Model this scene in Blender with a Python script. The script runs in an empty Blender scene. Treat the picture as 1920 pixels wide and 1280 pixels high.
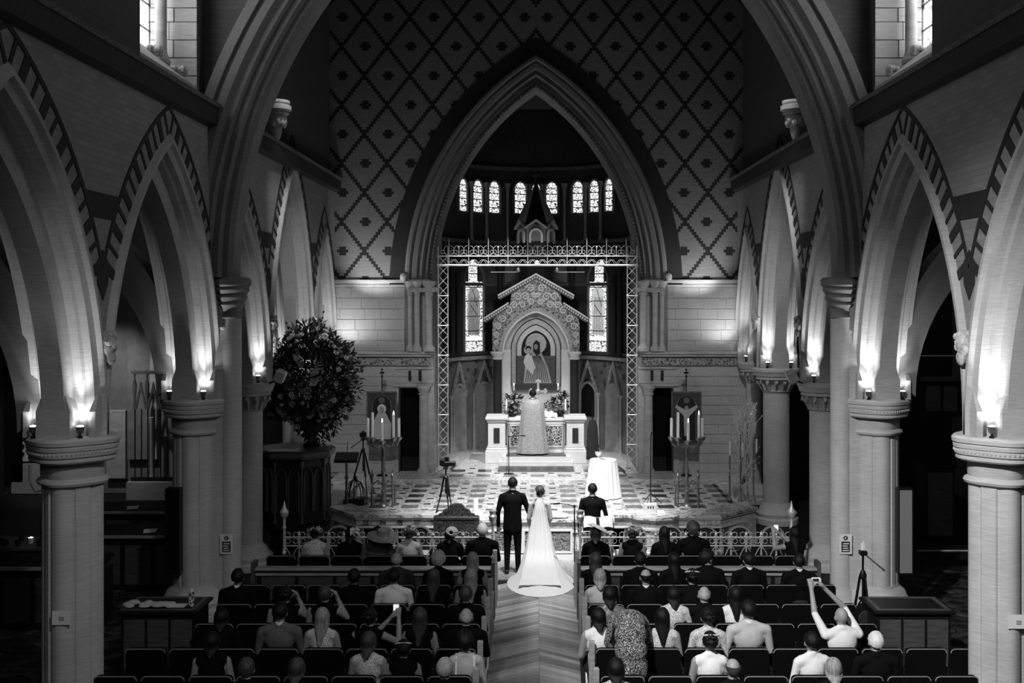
import bpy, bmesh, math, random
from math import sin, cos, pi, sqrt, acos, radians as rad
from mathutils import Vector, Matrix, noise as mnoise
random.seed(7)
SC = bpy.context.scene
COL = SC.collection
F, CX, HY, EYE = 2000.0, 1005.0, 555.0, 5.2      # focal length and principal point of the 1920x1280 frame, eye height in metres

# ------------------------------------------------------------------ camera, world, lights, exposure
cd = bpy.data.cameras.new('camera'); cam = bpy.data.objects.new('camera', cd); COL.objects.link(cam)
cam.location = (0, 0, EYE); cam.rotation_euler = (pi/2, 0, 0)
cd.sensor_width = 36; cd.lens = F/1920*36
cd.shift_x = (960-CX)/1920; cd.shift_y = (HY-640)/1920; cd.clip_end = 200
SC.camera = cam
SC.view_settings.view_transform = 'Standard'; SC.view_settings.look = 'None'
SC.view_settings.gamma = 1; SC.view_settings.exposure = 0.0; SC.view_settings.use_curve_mapping = False
SC.cycles.use_denoising = True; SC.cycles.max_bounces = 5; SC.cycles.diffuse_bounces = 2
w = bpy.data.worlds.new('world'); SC.world = w; w.use_nodes = True
w.node_tree.nodes['Background'].inputs[0].default_value = (1, 1, 1, 1)
w.node_tree.nodes['Background'].inputs[1].default_value = 0.007

def spot(name, loc, target, watts, angle, blend=.5, size=.05):
    l = bpy.data.lights.new(name, 'SPOT'); l.energy = watts; l.spot_size = rad(angle); l.spot_blend = blend; l.shadow_soft_size = size
    o = bpy.data.objects.new(name, l); COL.objects.link(o); o.location = loc
    o.rotation_euler = (Vector(target)-Vector(loc)).to_track_quat('-Z', 'Y').to_euler()
    return o
def area(name, loc, target, watts, sx, sy):
    l = bpy.data.lights.new(name, 'AREA'); l.energy = watts; l.shape = 'RECTANGLE'; l.size = sx; l.size_y = sy
    o = bpy.data.objects.new(name, l); COL.objects.link(o); o.location = loc
    o.rotation_euler = (Vector(target)-Vector(loc)).to_track_quat('-Z', 'Y').to_euler()
    return o
# added area fill high behind the gallery for unseen daylight, floodlights hung in the crossing and over the altar
area('gallery_fill_light', (-1.0, -2.5, 11.5), (1.5, 16, 3.5), 130, 5, 4)
spot('nave_flood', (-3.0, 3.0, 11.5), (5.0, 14.0, .4), 10200, 42, .9, .25)
spot('nave_flood', (2.0, 3.0, 11.5), (-4.4, 14.0, .0), 1450, 42, .9, .25)
spot('flood_altar', (-2.6, 22.6, 11.8), (.1, 28.5, .9), 4300, 28, .7, .15)
spot('flood_altar', (2.6, 22.6, 11.8), (0, 28.5, .9), 4300, 28, .7, .15)
spot('flood_steps', (.3, 17.7, 12.2), (.15, 23.0, .4), 13500, 34, .9, .15)
spot('flood_couple', (.6, 14.6, 12.3), (.05, 20.0, .3), 5400, 34, 1, .12)
spot('arch_spot', (3.75, 18.1, 9.7), (3.9, 27.0, 1.6), 1050, 48, .9, .1)
spot('arch_spot', (-3.75, 18.1, 9.7), (-3.9, 27.0, 1.6), 1050, 48, .9, .1)
spot('screen_lamp', (-.55, 27.0, 5.75), (-.1, 30.3, 4.1), 110, 80, .8, .05)
spot('screen_lamp', (.55, 27.0, 5.75), (.1, 30.3, 4.1), 110, 80, .8, .05)

# ------------------------------------------------------------------ materials (procedural, all neutral: the photograph is black and white)
class NT:
    def __init__(s, m): s.t = m.node_tree; s.n = s.t.nodes; s.l = s.t.links
    def add(s, t, **k):
        n = s.n.new(t)
        for a, b in k.items(): setattr(n, a, b)
        return n
    def math(s, op, a, b=None, c=None):
        n = s.n.new('ShaderNodeMath'); n.operation = op
        for i, v in enumerate((a, b, c)):
            if v is None: continue
            if isinstance(v, (int, float)): n.inputs[i].default_value = v
            else: s.l.new(v, n.inputs[i])
        return n.outputs[0]
    def ramp(s, f, stops):
        n = s.n.new('ShaderNodeValToRGB'); s.l.new(f, n.inputs[0]); e = n.color_ramp.elements
        while len(e) < len(stops): e.new(.5)
        for i, (p, v) in enumerate(stops): e[i].position = p; e[i].color = (v, v, v, 1)
        return n.outputs[0]
    def coord(s, kind='Object'):
        return s.n.new('ShaderNodeTexCoord').outputs[kind]
    def scaled(s, vec, sc):
        n = s.n.new('ShaderNodeMapping'); s.l.new(vec, n.inputs[0]); n.inputs['Scale'].default_value = sc; return n.outputs[0]
    def noise(s, vec, scale, detail=4, rough=.55, dist=0):
        n = s.n.new('ShaderNodeTexNoise'); s.l.new(vec, n.inputs['Vector']); n.inputs['Scale'].default_value = scale
        n.inputs['Detail'].default_value = detail; n.inputs['Roughness'].default_value = rough; n.inputs['Distortion'].default_value = dist
        return n.outputs['Fac']
MATS = {}
def newmat(name, rough=.7, metal=0):
    m = bpy.data.materials.new(name); m.use_nodes = True; b = m.node_tree.nodes['Principled BSDF']
    b.inputs['Roughness'].default_value = rough; b.inputs['Metallic'].default_value = metal
    MATS[name] = m
    return m, NT(m), b
def M(name, v, rough=.7, metal=0, var=.25, scale=6, sc3=(1, 1, 1), bump=0, bscale=60, spec=.5, orand=0):
    """plain grey material with noise variation and fine relief"""
    m, t, b = newmat(name, rough, metal)
    co = t.scaled(t.coord(), sc3)
    f = t.noise(co, scale)
    c = t.ramp(f, [(.25, v*(1-var)), (.75, min(1, v*(1+var)))])
    if orand:
        c2 = t.math('MULTIPLY', c, t.math('ADD', t.math('MULTIPLY', t.add('ShaderNodeObjectInfo').outputs['Random'], 2*orand), 1-orand)); c = c2
    t.l.new(c, b.inputs['Base Color'])
    b.inputs['Specular IOR Level'].default_value = spec
    if bump:
        bn = t.add('ShaderNodeBump'); bn.inputs['Strength'].default_value = bump; bn.inputs['Distance'].default_value = .01
        t.l.new(t.noise(co, bscale), bn.inputs['Height']); t.l.new(bn.outputs[0], b.inputs['Normal'])
    return m
def E(name, v, strength):
    m, t, b = newmat(name); b.inputs['Base Color'].default_value = (v, v, v, 1)
    b.inputs['Emission Color'].default_value = (1, 1, 1, 1); b.inputs['Emission Strength'].default_value = strength
    return m
M('stone', .46, .85, var=.22, scale=3, sc3=(1, 1, 2.5), bump=.5, bscale=45)
M('stone_dark', .22, .85, var=.25, scale=4, bump=.5, bscale=40)
M('carved', .42, .8, var=.55, scale=22, bump=1, bscale=30)
M('carved_shaded', .03, .75, var=.6, scale=20, bump=1, bscale=30)  # upper apse drum: the gloom up there is put into the colour
M('carved_dark', .1, .75, var=.8, scale=26, bump=1, bscale=30)
M('black_brick', .018, .8, var=.3, scale=8, bump=.3)
M('dark_band', .02, .75, var=.4, scale=12, bump=.4)
M('marble_white', .78, .22, var=.1, scale=3)
M('white_stone', .74, .45, var=.08, scale=5, bump=.1)
M('wood_dark', .009, .45, var=.5, scale=6, sc3=(1, 1, 9), bump=.15, spec=.3)
M('wood_mid', .07, .45, var=.45, scale=5, sc3=(1, 1, 8), bump=.15)
M('wood_light', .34, .42, var=.35, scale=5, sc3=(1, 8, 8), bump=.1)
M('plank_aisle', .36, .28, var=.4, scale=3.5, sc3=(1, 1, 1), bump=.12, bscale=25, orand=.5)
M('plank_dark', .05, .38, var=.5, scale=3.5, bump=.15, bscale=25, orand=.5)
M('plank_deep', .015, .6, var=.4, scale=4, spec=.2)
M('seat_cloth', .003, .9, var=.3, scale=30, bump=.2, bscale=200, spec=.12)
M('seat_piping', .3, .35, var=.1, scale=20)
M('iron', .03, .45, .6, var=.3, scale=20)
M('gilt', .68, .38, .35, var=.25, scale=15)
M('brass', .2, .34, .5, var=.35, scale=12)
M('black_metal', .008, .4, .3, var=.2, scale=10)
M('black_cloth', .003, .9, var=.35, scale=14, bump=.3, bscale=90, spec=.15)
M('charcoal_cloth', .025, .85, var=.3, scale=14, bump=.3, bscale=90, spec=.25)
M('grey_cloth', .12, .85, var=.25, scale=14, bump=.3, bscale=90)
M('light_cloth', .5, .8, var=.1, scale=10, bump=.6, bscale=16)
M('white_cloth', .84, .75, var=.06, scale=9, bump=.8, bscale=14)
M('satin_white', .86, .5, var=.03, scale=5, bump=.1, bscale=14)
M('skin', .32, .55, var=.12, scale=9)
M('skin_light', .48, .55, var=.1, scale=9)
M('skin_dark', .12, .5, var=.15, scale=9)
M('hair_black', .005, .5, var=.5, scale=12, sc3=(4, 4, .6), bump=.6, bscale=40, spec=.3)
M('hair_brown', .045, .42, var=.7, scale=10, sc3=(5, 5, .5), bump=.6, bscale=40)
M('hair_blond', .3, .45, var=.6, scale=10, sc3=(5, 5, .5), bump=.6, bscale=40)
M('hair_grey', .42, .5, var=.35, scale=14, sc3=(4, 4, 1), bump=.6, bscale=40)
M('hair_white', .72, .55, var=.15, scale=14, bump=.5, bscale=40)
M('paper', .75, .7, var=.05, scale=4)
M('ink', .02, .7)
M('wax', .82, .5, var=.04, scale=6)
M('leaf', .035, .5, var=.7, scale=5)
M('petal', .4, .6, var=.4, scale=5)
M('petal_light', .72, .6, var=.25, scale=5)
M('petal_dark', .07, .6, var=.4, scale=5)
M('glass_dark', .02, .1)
M('speaker_grille', .2, .6, var=.12, scale=200)
M('straw', .22, .7, var=.4, scale=14, bump=.6, bscale=80)
M('plaster_dim', .2, .85, var=.2, scale=3)
M('rug', .12, .9, var=.9, scale=24, bump=.3)
E('flame', 1, 30); E('bulb', 1, 18)

def streak_stone(name, v, lines):
    """combed ashlar: fine horizontal tool marks plus cloudy variation"""
    m, t, b = newmat(name, .85)
    co = t.coord(); a = t.noise(t.scaled(co, (2, 2, 30)), 3, 3); c = t.noise(co, 1.3, 5)
    f = t.math('ADD', t.math('MULTIPLY', a, .6), t.math('MULTIPLY', c, .5))
    t.l.new(t.ramp(f, [(.3, v*.66), (.8, v*1.25)]), b.inputs['Base Color'])
    bn = t.add('ShaderNodeBump'); bn.inputs['Strength'].default_value = .35; bn.inputs['Distance'].default_value = .006
    t.l.new(t.noise(t.scaled(co, (3, 3, 60)), 4, 2), bn.inputs['Height']); t.l.new(bn.outputs[0], b.inputs['Normal'])
streak_stone('pier_stone', .5, 1); streak_stone('arch_stone', .42, 1); streak_stone('ashlar', .5, 1); streak_stone('arch_shaded', .2, 1)  # last one: same arch stone with the shade put into its colour

def brick_mat(name, v):
    """fine brickwork, courses of 7.5 cm, too far away to model brick by brick"""
    m, t, b = newmat(name, .9)
    g = t.add('ShaderNodeNewGeometry'); s = t.add('ShaderNodeSeparateXYZ'); t.l.new(g.outputs['Position'], s.inputs[0])
    cmb = t.add('ShaderNodeCombineXYZ'); t.l.new(t.math('ADD', s.outputs[0], s.outputs[1]), cmb.inputs[0]); t.l.new(s.outputs[2], cmb.inputs[1])
    br = t.add('ShaderNodeTexBrick'); t.l.new(cmb.outputs[0], br.inputs[0])
    br.inputs['Scale'].default_value = 1; br.inputs['Brick Width'].default_value = .23; br.inputs['Row Height'].default_value = .075; br.inputs['Mortar Size'].default_value = .008
    br.inputs['Color1'].default_value = (v, v, v, 1); br.inputs['Color2'].default_value = (v*.8,)*3+(1,); br.inputs['Mortar'].default_value = (v*.78,)*3+(1,)
    t.l.new(br.outputs[0], b.inputs['Base Color'])
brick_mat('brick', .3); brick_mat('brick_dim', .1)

def diaper_mat():
    """chancel wall: pale brick with a stepped lattice and crosses of black brick"""
    m, t, b = newmat('diaper', .9)
    g = t.add('ShaderNodeNewGeometry'); s = t.add('ShaderNodeSeparateXYZ'); t.l.new(g.outputs['Position'], s.inputs[0])
    ax = t.math('ABSOLUTE', s.outputs[0])
    u = t.math('FLOOR', t.math('DIVIDE', t.math('SUBTRACT', ax, 4.35-.029), .058))
    v = t.math('FLOOR', t.math('DIVIDE', t.math('SUBTRACT', s.outputs[2], 7.84-.037), .0745))
    p = t.math('ADD', u, v); q = t.math('SUBTRACT', u, v)
    la = t.math('COMPARE', t.math('WRAP', p, 10, -10), .5, .7); lb = t.math('COMPARE', t.math('WRAP', q, 10, -10), .5, .7)
    a = t.math('WRAP', t.math('SUBTRACT', p, 10), 10, -10); c = t.math('WRAP', t.math('SUBTRACT', q, 10), 10, -10)
    du = t.math('ABSOLUTE', t.math('MULTIPLY', t.math('ADD', a, c), .5)); dv = t.math('ABSOLUTE', t.math('MULTIPLY', t.math('SUBTRACT', a, c), .5))
    k1 = t.math('MULTIPLY', t.math('LESS_THAN', du, 2.2), t.math('LESS_THAN', dv, .6))
    k2 = t.math('MULTIPLY', t.math('LESS_THAN', du, 1.2), t.math('LESS_THAN', dv, 1.6))
    mask = t.math('MAXIMUM', t.math('MAXIMUM', la, lb), t.math('MAXIMUM', k1, k2))
    cmb = t.add('ShaderNodeCombineXYZ'); t.l.new(s.outputs[0], cmb.inputs[0]); t.l.new(s.outputs[2], cmb.inputs[1])
    br = t.add('ShaderNodeTexBrick'); t.l.new(cmb.outputs[0], br.inputs[0]); br.inputs['Scale'].default_value = 1
    br.inputs['Brick Width'].default_value = .17; br.inputs['Row Height'].default_value = .03725; br.inputs['Mortar Size'].default_value = .004
    for n, vv in (('Color1', .25), ('Color2', .21), ('Mortar', .17)): br.inputs[n].default_value = (vv, vv, vv, 1)
    mx = t.add('ShaderNodeMix', data_type='RGBA'); t.l.new(mask, mx.inputs[0]); t.l.new(br.outputs[0], mx.inputs[6]); mx.inputs[7].default_value = (.02, .02, .02, 1)
    t.l.new(mx.outputs[2], b.inputs['Base Color'])
diaper_mat()
def veined(name, base, vein, scale=1.3, rough=.2, dist=3.5, width=.06):
    m, t, b = newmat(name, rough)
    g = t.add('ShaderNodeNewGeometry')
    f = t.noise(t.scaled(g.outputs['Position'], (1, 2.4, 1.4)), scale, 6, .62, dist)
    t.l.new(t.ramp(f, [(.5-width*2.2, base), (.5-width, base*.75), (.5, vein), (.5+width*1.2, base*.85), (.5+width*3, base)]), b.inputs['Base Color'])
veined('marble_veined', .8, .12, 1.1, .2, 3.0, .035); veined('marble_grey', .36, .1, 2.5, .25, 4, .09); veined('marble_panel', .06, .5, 4, .2, 5, .05); veined('marble_soft', .74, .4, 1.6, .25, 3, .04)
veined('marble_black', .03, .12, 3, .2, 3, .04)
veined('mosaic', .62, .06, 9, .35, 2.5, .12)
def pattern(name, v1, v2, scale, rough=.6, metal=0, kind='voronoi', thr=.08, glow=0, warp=1.6):
    m, t, b = newmat(name, rough, metal)
    co = t.coord()
    nz = t.add('ShaderNodeTexNoise'); t.l.new(co, nz.inputs['Vector']); nz.inputs['Scale'].default_value = scale*.6
    va = t.add('ShaderNodeVectorMath', operation='MULTIPLY_ADD'); t.l.new(nz.outputs['Color'], va.inputs[0]); va.inputs[1].default_value = (warp/scale,)*3; t.l.new(co, va.inputs[2]); co = va.outputs[0]
    vn = t.add('ShaderNodeTexVoronoi'); vn.feature = 'DISTANCE_TO_EDGE'; t.l.new(co, vn.inputs['Vector']); vn.inputs['Scale'].default_value = scale
    c = t.ramp(vn.outputs['Distance'], [(thr*.6, v1), (thr*1.4, v2)])
    t.l.new(c, b.inputs['Base Color'])
    if glow:
        t.l.new(c, b.inputs['Emission Color']); b.inputs['Emission Strength'].default_value = glow
pattern('brocade', .5, .27, 34, .5, 0, thr=.1)
pattern('scroll_relief', .4, .09, 12, .6, thr=.13, warp=2.5)
pattern('scroll_dark', .12, .015, 22, .6, thr=.1)
pattern('scroll_panel', .7, .05, 16, .5, thr=.09)
pattern('embroidered', .08, .008, 40, .6, thr=.14)
pattern('leopard', .02, .65, 48, .8, thr=.2, warp=3)
pattern('lace', .85, .3, 60, .8, thr=.1)
pattern('sequin', .02, .3, 110, .4, thr=.12)
pattern('leaded_glass', .0, .75, 11, .3, thr=.08, glow=1.7)
pattern('figured_glass', .0, .75, 11, .3, thr=.07, glow=1.4)
pattern('daylight_glass', .02, .8, 6, .3, thr=.03, glow=6)
pattern('dim_glass', .0, .35, 10, .3, thr=.05, glow=.5)

def pane(name, v, g):
    m, t, b = newmat(name, .4); b.inputs['Base Color'].default_value = (v, v, v, 1); f = t.noise(t.coord(), 14)
    c = t.ramp(f, [(.3, v*.5), (.7, v)]); t.l.new(c, b.inputs['Emission Color']); b.inputs['Emission Strength'].default_value = g
pane('pane_white', .85, 1.5); pane('pane_robe', .5, 1.2); pane('pane_robe_dark', .3, .9)
# ------------------------------------------------------------------ mesh tools
class MB:
    """collects geometry; build() links it as one mesh object"""
    def __init__(s): s.v = []; s.f = []
    def add(s, vs, fs):
        o = len(s.v); s.v += [tuple(v) for v in vs]; s.f += [tuple(i+o for i in f) for f in fs]; return s
    def box(s, x0, x1, y0, y1, z0, z1, bev=0):
        if bev:
            b = min(bev, (x1-x0)*.45, (y1-y0)*.45, (z1-z0)*.45)
            P = [(x0+b, y0+b, z0), (x1-b, y0+b, z0), (x1-b, y1-b, z0), (x0+b, y1-b, z0)]
            def ring(z, k): return [(x0+k, y0+k, z), (x1-k, y0+k, z), (x1-k, y1-k, z), (x0+k, y1-k, z)]
            rs = [ring(z0, b), ring(z0+b, 0), ring(z1-b, 0), ring(z1, b)]
            return s.loft(rs, True)
        v = [(x, y, z) for z in (z0, z1) for x, y in ((x0, y0), (x1, y0), (x1, y1), (x0, y1))]
        return s.add(v, [(3, 2, 1, 0), (4, 5, 6, 7), (0, 1, 5, 4), (1, 2, 6, 5), (2, 3, 7, 6), (3, 0, 4, 7)])
    def loft(s, rings, caps=True, closed=True):
        n = len(rings[0]); o = len(s.v)
        for r in rings: s.v += [tuple(p) for p in r]
        for i in range(len(rings)-1):
            for j in range(n if closed else n-1):
                k = (j+1) % n
                s.f.append((o+i*n+j, o+i*n+k, o+(i+1)*n+k, o+(i+1)*n+j))
        if caps:
            s.f.append(tuple(o+j for j in reversed(range(n)))); s.f.append(tuple(o+(len(rings)-1)*n+j for j in range(n)))
        return s
    def lathe(s, prof, n=20, c=(0, 0, 0), shape=None, caps=True):
        """prof [(r, z)]; shape(theta) scales the radius"""
        rs = []
        for r, z in prof:
            rs.append([(c[0]+r*(shape(2*pi*j/n) if shape else 1)*cos(2*pi*j/n), c[1]+r*(shape(2*pi*j/n) if shape else 1)*sin(2*pi*j/n), c[2]+z) for j in range(n)])
        return s.loft(rs, caps)
    def tube(s, pts, r, n=8, caps=True, flat=1.0):
        pts = [Vector(p) for p in pts]; rr = r if isinstance(r, (list, tuple)) else [r]*len(pts)
        rings = []; up = None
        for i, p in enumerate(pts):
            t = (pts[min(i+1, len(pts)-1)]-pts[max(i-1, 0)])
            if t.length < 1e-9: t = Vector((0, 0, 1))
            t.normalize()
            if up is None: up = Vector((0, 0, 1)) if abs(t.z) < .9 else Vector((0, 1, 0))
            a = t.cross(up)
            if a.length < 1e-6: a = t.orthogonal()
            a.normalize(); b = a.cross(t); up = b
            rings.append([p+a*(rr[i]*cos(2*pi*j/n))+b*(rr[i]*flat*sin(2*pi*j/n)) for j in range(n)])
        return s.loft(rings, caps)
    def ball(s, c, r, n=10, m=7):
        rx, ry, rz = r if isinstance(r, (tuple, list)) else (r, r, r); rings = []
        for i in range(m+1):
            ph = -pi/2+pi*(i+.0)/m; k = max(cos(ph), .02)
            rings.append([(c[0]+rx*k*cos(2*pi*j/n), c[1]+ry*k*sin(2*pi*j/n), c[2]+rz*sin(ph)) for j in range(n)])
        return s.loft(rings)
    def prism(s, poly, axis, d0, d1):
        """extrude a 2-D polygon; axis 'y': poly is (x,z); 'x': (y,z); 'z': (x,y)"""
        def P(a, b, d): return {'y': (a, d, b), 'x': (d, a, b), 'z': (a, b, d)}[axis]
        n = len(poly); v = [P(a, b, d0) for a, b in poly]+[P(a, b, d1) for a, b in poly]
        return s.add(v, [tuple(range(n)), tuple(range(2*n-1, n-1, -1))]+[(i, i+n, (i+1) % n+n, (i+1) % n) for i in range(n)])
    def ribbon(s, outer, inner, axis, d0, d1, closed=False):
        """solid strip between two equal-length 2-D polylines"""
        def P(q, d): return {'y': (q[0], d, q[1]), 'x': (d, q[0], q[1]), 'z': (q[0], q[1], d)}[axis]
        rings = [[P(o, d0), P(o, d1), P(i, d1), P(i, d0)] for o, i in zip(outer, inner)]
        if closed: rings.append(rings[0])
        return s.loft(rings, not closed)
    def build(s, name, mat, parent=None, loc=None, smooth=35, rotz=0, data_only=False):
        me = bpy.data.meshes.new(name); me.from_pydata(s.v, [], s.f); me.update()
        bm = bmesh.new(); bm.from_mesh(me); bmesh.ops.recalc_face_normals(bm, faces=bm.faces); bm.to_mesh(me); bm.free()
        if mat: me.materials.append(MATS[mat])
        if smooth:
            me.polygons.foreach_set('use_smooth', [True]*len(me.polygons)); me.set_sharp_from_angle(angle=rad(smooth))
        if data_only: return me
        return put(name, me, parent, loc, rotz)
def put(name, me, parent=None, loc=None, rotz=0):
    o = bpy.data.objects.new(name, me); COL.objects.link(o)
    if parent: o.parent = parent
    if loc is not None: o.location = loc
    if rotz: o.rotation_euler = (0, 0, rotz)
    return o
def tag(o, label=None, cat=None, group=None, kind=None):
    if label: o['label'] = label
    if cat: o['category'] = cat
    if group: o['group'] = group
    if kind: o['kind'] = kind
    return o
def thing(name, loc, label, cat, group=None, rotz=0, scale=1):
    o = bpy.data.objects.new(name, None); COL.objects.link(o); o.location = loc; o.rotation_euler = (0, 0, rotz); o.empty_display_size = .1
    if scale != 1: o.scale = (scale,)*3
    return tag(o, label, cat, group)
def struct(name, mb=None, mat=None, smooth=35):
    o = mb.build(name, mat, smooth=smooth) if mb else put(name, None)
    return tag(o, kind='structure')
def copy_tree(o, parent=None):
    c = o.copy(); COL.objects.link(c); c.parent = parent
    for ch in KIDS.get(o.name, None) or [x for x in bpy.data.objects if x.parent == o]: copy_tree(ch, c)
    return c
KIDS = {}
def at(px, py, d):
    """a measured photo position at depth d, in metres"""
    return Vector(((px-CX)*d/F, d, EYE-(py-HY)*d/F))
def xat(px, d): return (px-CX)*d/F
def zat(py, d): return EYE-(py-HY)*d/F
def arc_pts(c, R, r, z0, n=18, zb=None, x0=0):
    """pointed arch polyline (x, z), left foot to right foot, for radius R+r"""
    Rr = R+r; th = acos(max(-1, min(1, c/Rr))); out = []
    L = [(c-Rr*cos(th*i/n), z0+Rr*sin(th*i/n)) for i in range(n+1)]
    if zb is not None: L = [(L[0][0], zb)]+L
    Rt = [(-x, z) for x, z in reversed(L[:-1])]
    return [(x+x0, z) for x, z in L+Rt]
def lancet(w, h, rise, n=8):
    """closed lancet outline (x, z), base at z=0"""
    c = (rise*rise/w-w)/2; R = c+w
    return arc_pts(c, R, 0, h-rise, n, 0)
# ------------------------------------------------------------------ floors
ZS, ZT = .60, .70          # raised platform, sanctuary step
Y_STEP, Y_WALL = 26.2, 27.2
floor = struct('floor', MB().box(-14, 14, -4, 34, -.2, -.012), 'plank_deep')
# chevron boards of the centre aisle, one by one
bd = MB().add([(-.80, -.60, -.01), (0, 0, -.01), (0, .128, -.01), (-.80, -.472, -.01), (-.797, -.594, .004), (-.002, .005, .004), (-.002, .124, .004), (-.797, -.474, .004)],
              [(4, 5, 6, 7), (0, 1, 5, 4), (1, 2, 6, 5), (2, 3, 7, 6), (3, 0, 4, 7)])
meL = bd.build('plank', 'plank_aisle', data_only=True, smooth=0)
bd.v = [(-x, y, z) for x, y, z in bd.v]; meR = bd.build('plank', 'plank_aisle', data_only=True, smooth=0)
for k in range(46):
    y = 13.6+k*.134
    for me in (meL, meR):
        o = put('plank', me, floor, (.05, y, 0)); o.rotation_euler = (random.uniform(-.003, .003), 0, 0)
# herringbone boards of the side aisles, as far as the light reaches
hb = MB().box(-.55, .55, -.075, .075, -.01, .004).build('plank', 'plank_dark', data_only=True, smooth=0)
for sx, x0, y0, nx, ny in ((1, 6.1, 12.6, 4, 15), (-1, -8.6, 14.6, 3, 14)):
    for i in range(nx):
        for j in range(ny):
            for a in (0, 1):
                o = put('plank', hb, floor, (x0+i*.86+a*.43, y0+j*.54+a*.02, .0)); o.rotation_euler = (0, 0, rad(38 if a else -38))
mos = struct('floor_mosaic', MB().box(-1.45, 1.55, 19.55, 21.1, -.012, .006), 'mosaic')
# platform with its step
plat = struct('floor_platform', MB().prism([(-4.3, 22.3), (-3.6, 21.5), (3.7, 21.5), (4.6, 22.3), (5.0, 26.3), (5.0, 28.4), (-5.0, 28.4), (-5.0, 26.3)], 'z', -.01, ZS-.012), 'marble_soft', 0)
step = struct('floor_step', MB().box(-5.05, 5.05, Y_STEP, 33, ZS-.02, ZT, .012), 'marble_soft')
CELL = .70
big = MB().box(-.175, .175, -.175, .175, -.014, .006, .004).build('dark_tile', 'marble_black', data_only=True, smooth=0)
bigg = MB().box(-.175, .175, -.175, .175, -.014, .006, .004).build('dark_tile', 'marble_grey', data_only=True, smooth=0)
sml = MB().box(-.075, .075, -.055, .055, -.014, .006, .003).build('small_tile', 'marble_black', data_only=True, smooth=0)
slabs = MB()
def inside(x, y):
    if y < 22.3: return -3.6-(y-21.5)*.87 < x < 3.7+(y-21.5)*1.1 and y > 21.65
    return -4.35 < x < 4.55
for i in range(-7, 8):
    for j in range(7):
        x, y = .04+i*CELL, 22.05+j*CELL*.9
        if y > 25.95: continue
        if inside(x-.25, y) and inside(x+.25, y):
            put('dark_tile', bigg if abs(i) < 4 or (i*3+j) % 5 == 0 else big, plat, (x, y, ZS))
            h, w2 = .315, .35
            for a, b_, c_, d_ in ((-w2+.09, w2-.09, -.31, -.18), (-w2+.09, w2-.09, .18, .31), (-w2+.09, -.18, -.175, .175), (.18, w2-.09, -.175, .175)):
                slabs.box(x+a, x+b_, y+c_, y+d_, ZS-.01, ZS+.005)
        if inside(x+.35, y+.3):
            put('small_tile', sml, plat, (x+.35, y+.315, ZS))
            slabs.box(x+.265, x+.435, y-.225, y+.225, ZS-.01, ZS+.0045)
o = slabs.build('marble_slab', 'marble_veined', plat, smooth=0); tag(o, kind='stuff')
s2 = MB()
for i in range(-3, 4):
    for j in range(2):
        x, y = .04+i*.68, 26.75+j*.75
        if abs(x) < .75 and j == 1: continue
        put('dark_tile', bigg if j == 0 else big, step, (x, y, ZT+.002))
        put('small_tile', sml, step, (x+.34, y+.36, ZT+.002))
        for a, b_ in ((-.34, -.2), (.2, .34)): s2.box(x+a+.01, x+b_-.01, y-.2, y+.2, ZT-.01, ZT+.006)
o = s2.build('marble_slab', 'marble_veined', step, smooth=0); tag(o, kind='stuff')
for s in (-1, 1):
    MB().prism([(s*2.1, 28.35), (s*2.2, 28.35), (s*2.42, 26.45), (s*2.3, 26.45)], 'z', ZT, ZT+.005).build('border_strip', 'marble_black', step, smooth=0)
    MB().box(min(s*4.3, s*4.38), max(s*4.3, s*4.38), 22.4, 26.15, ZS, ZS+.006).build('border_strip', 'marble_black', plat, smooth=0)

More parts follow.
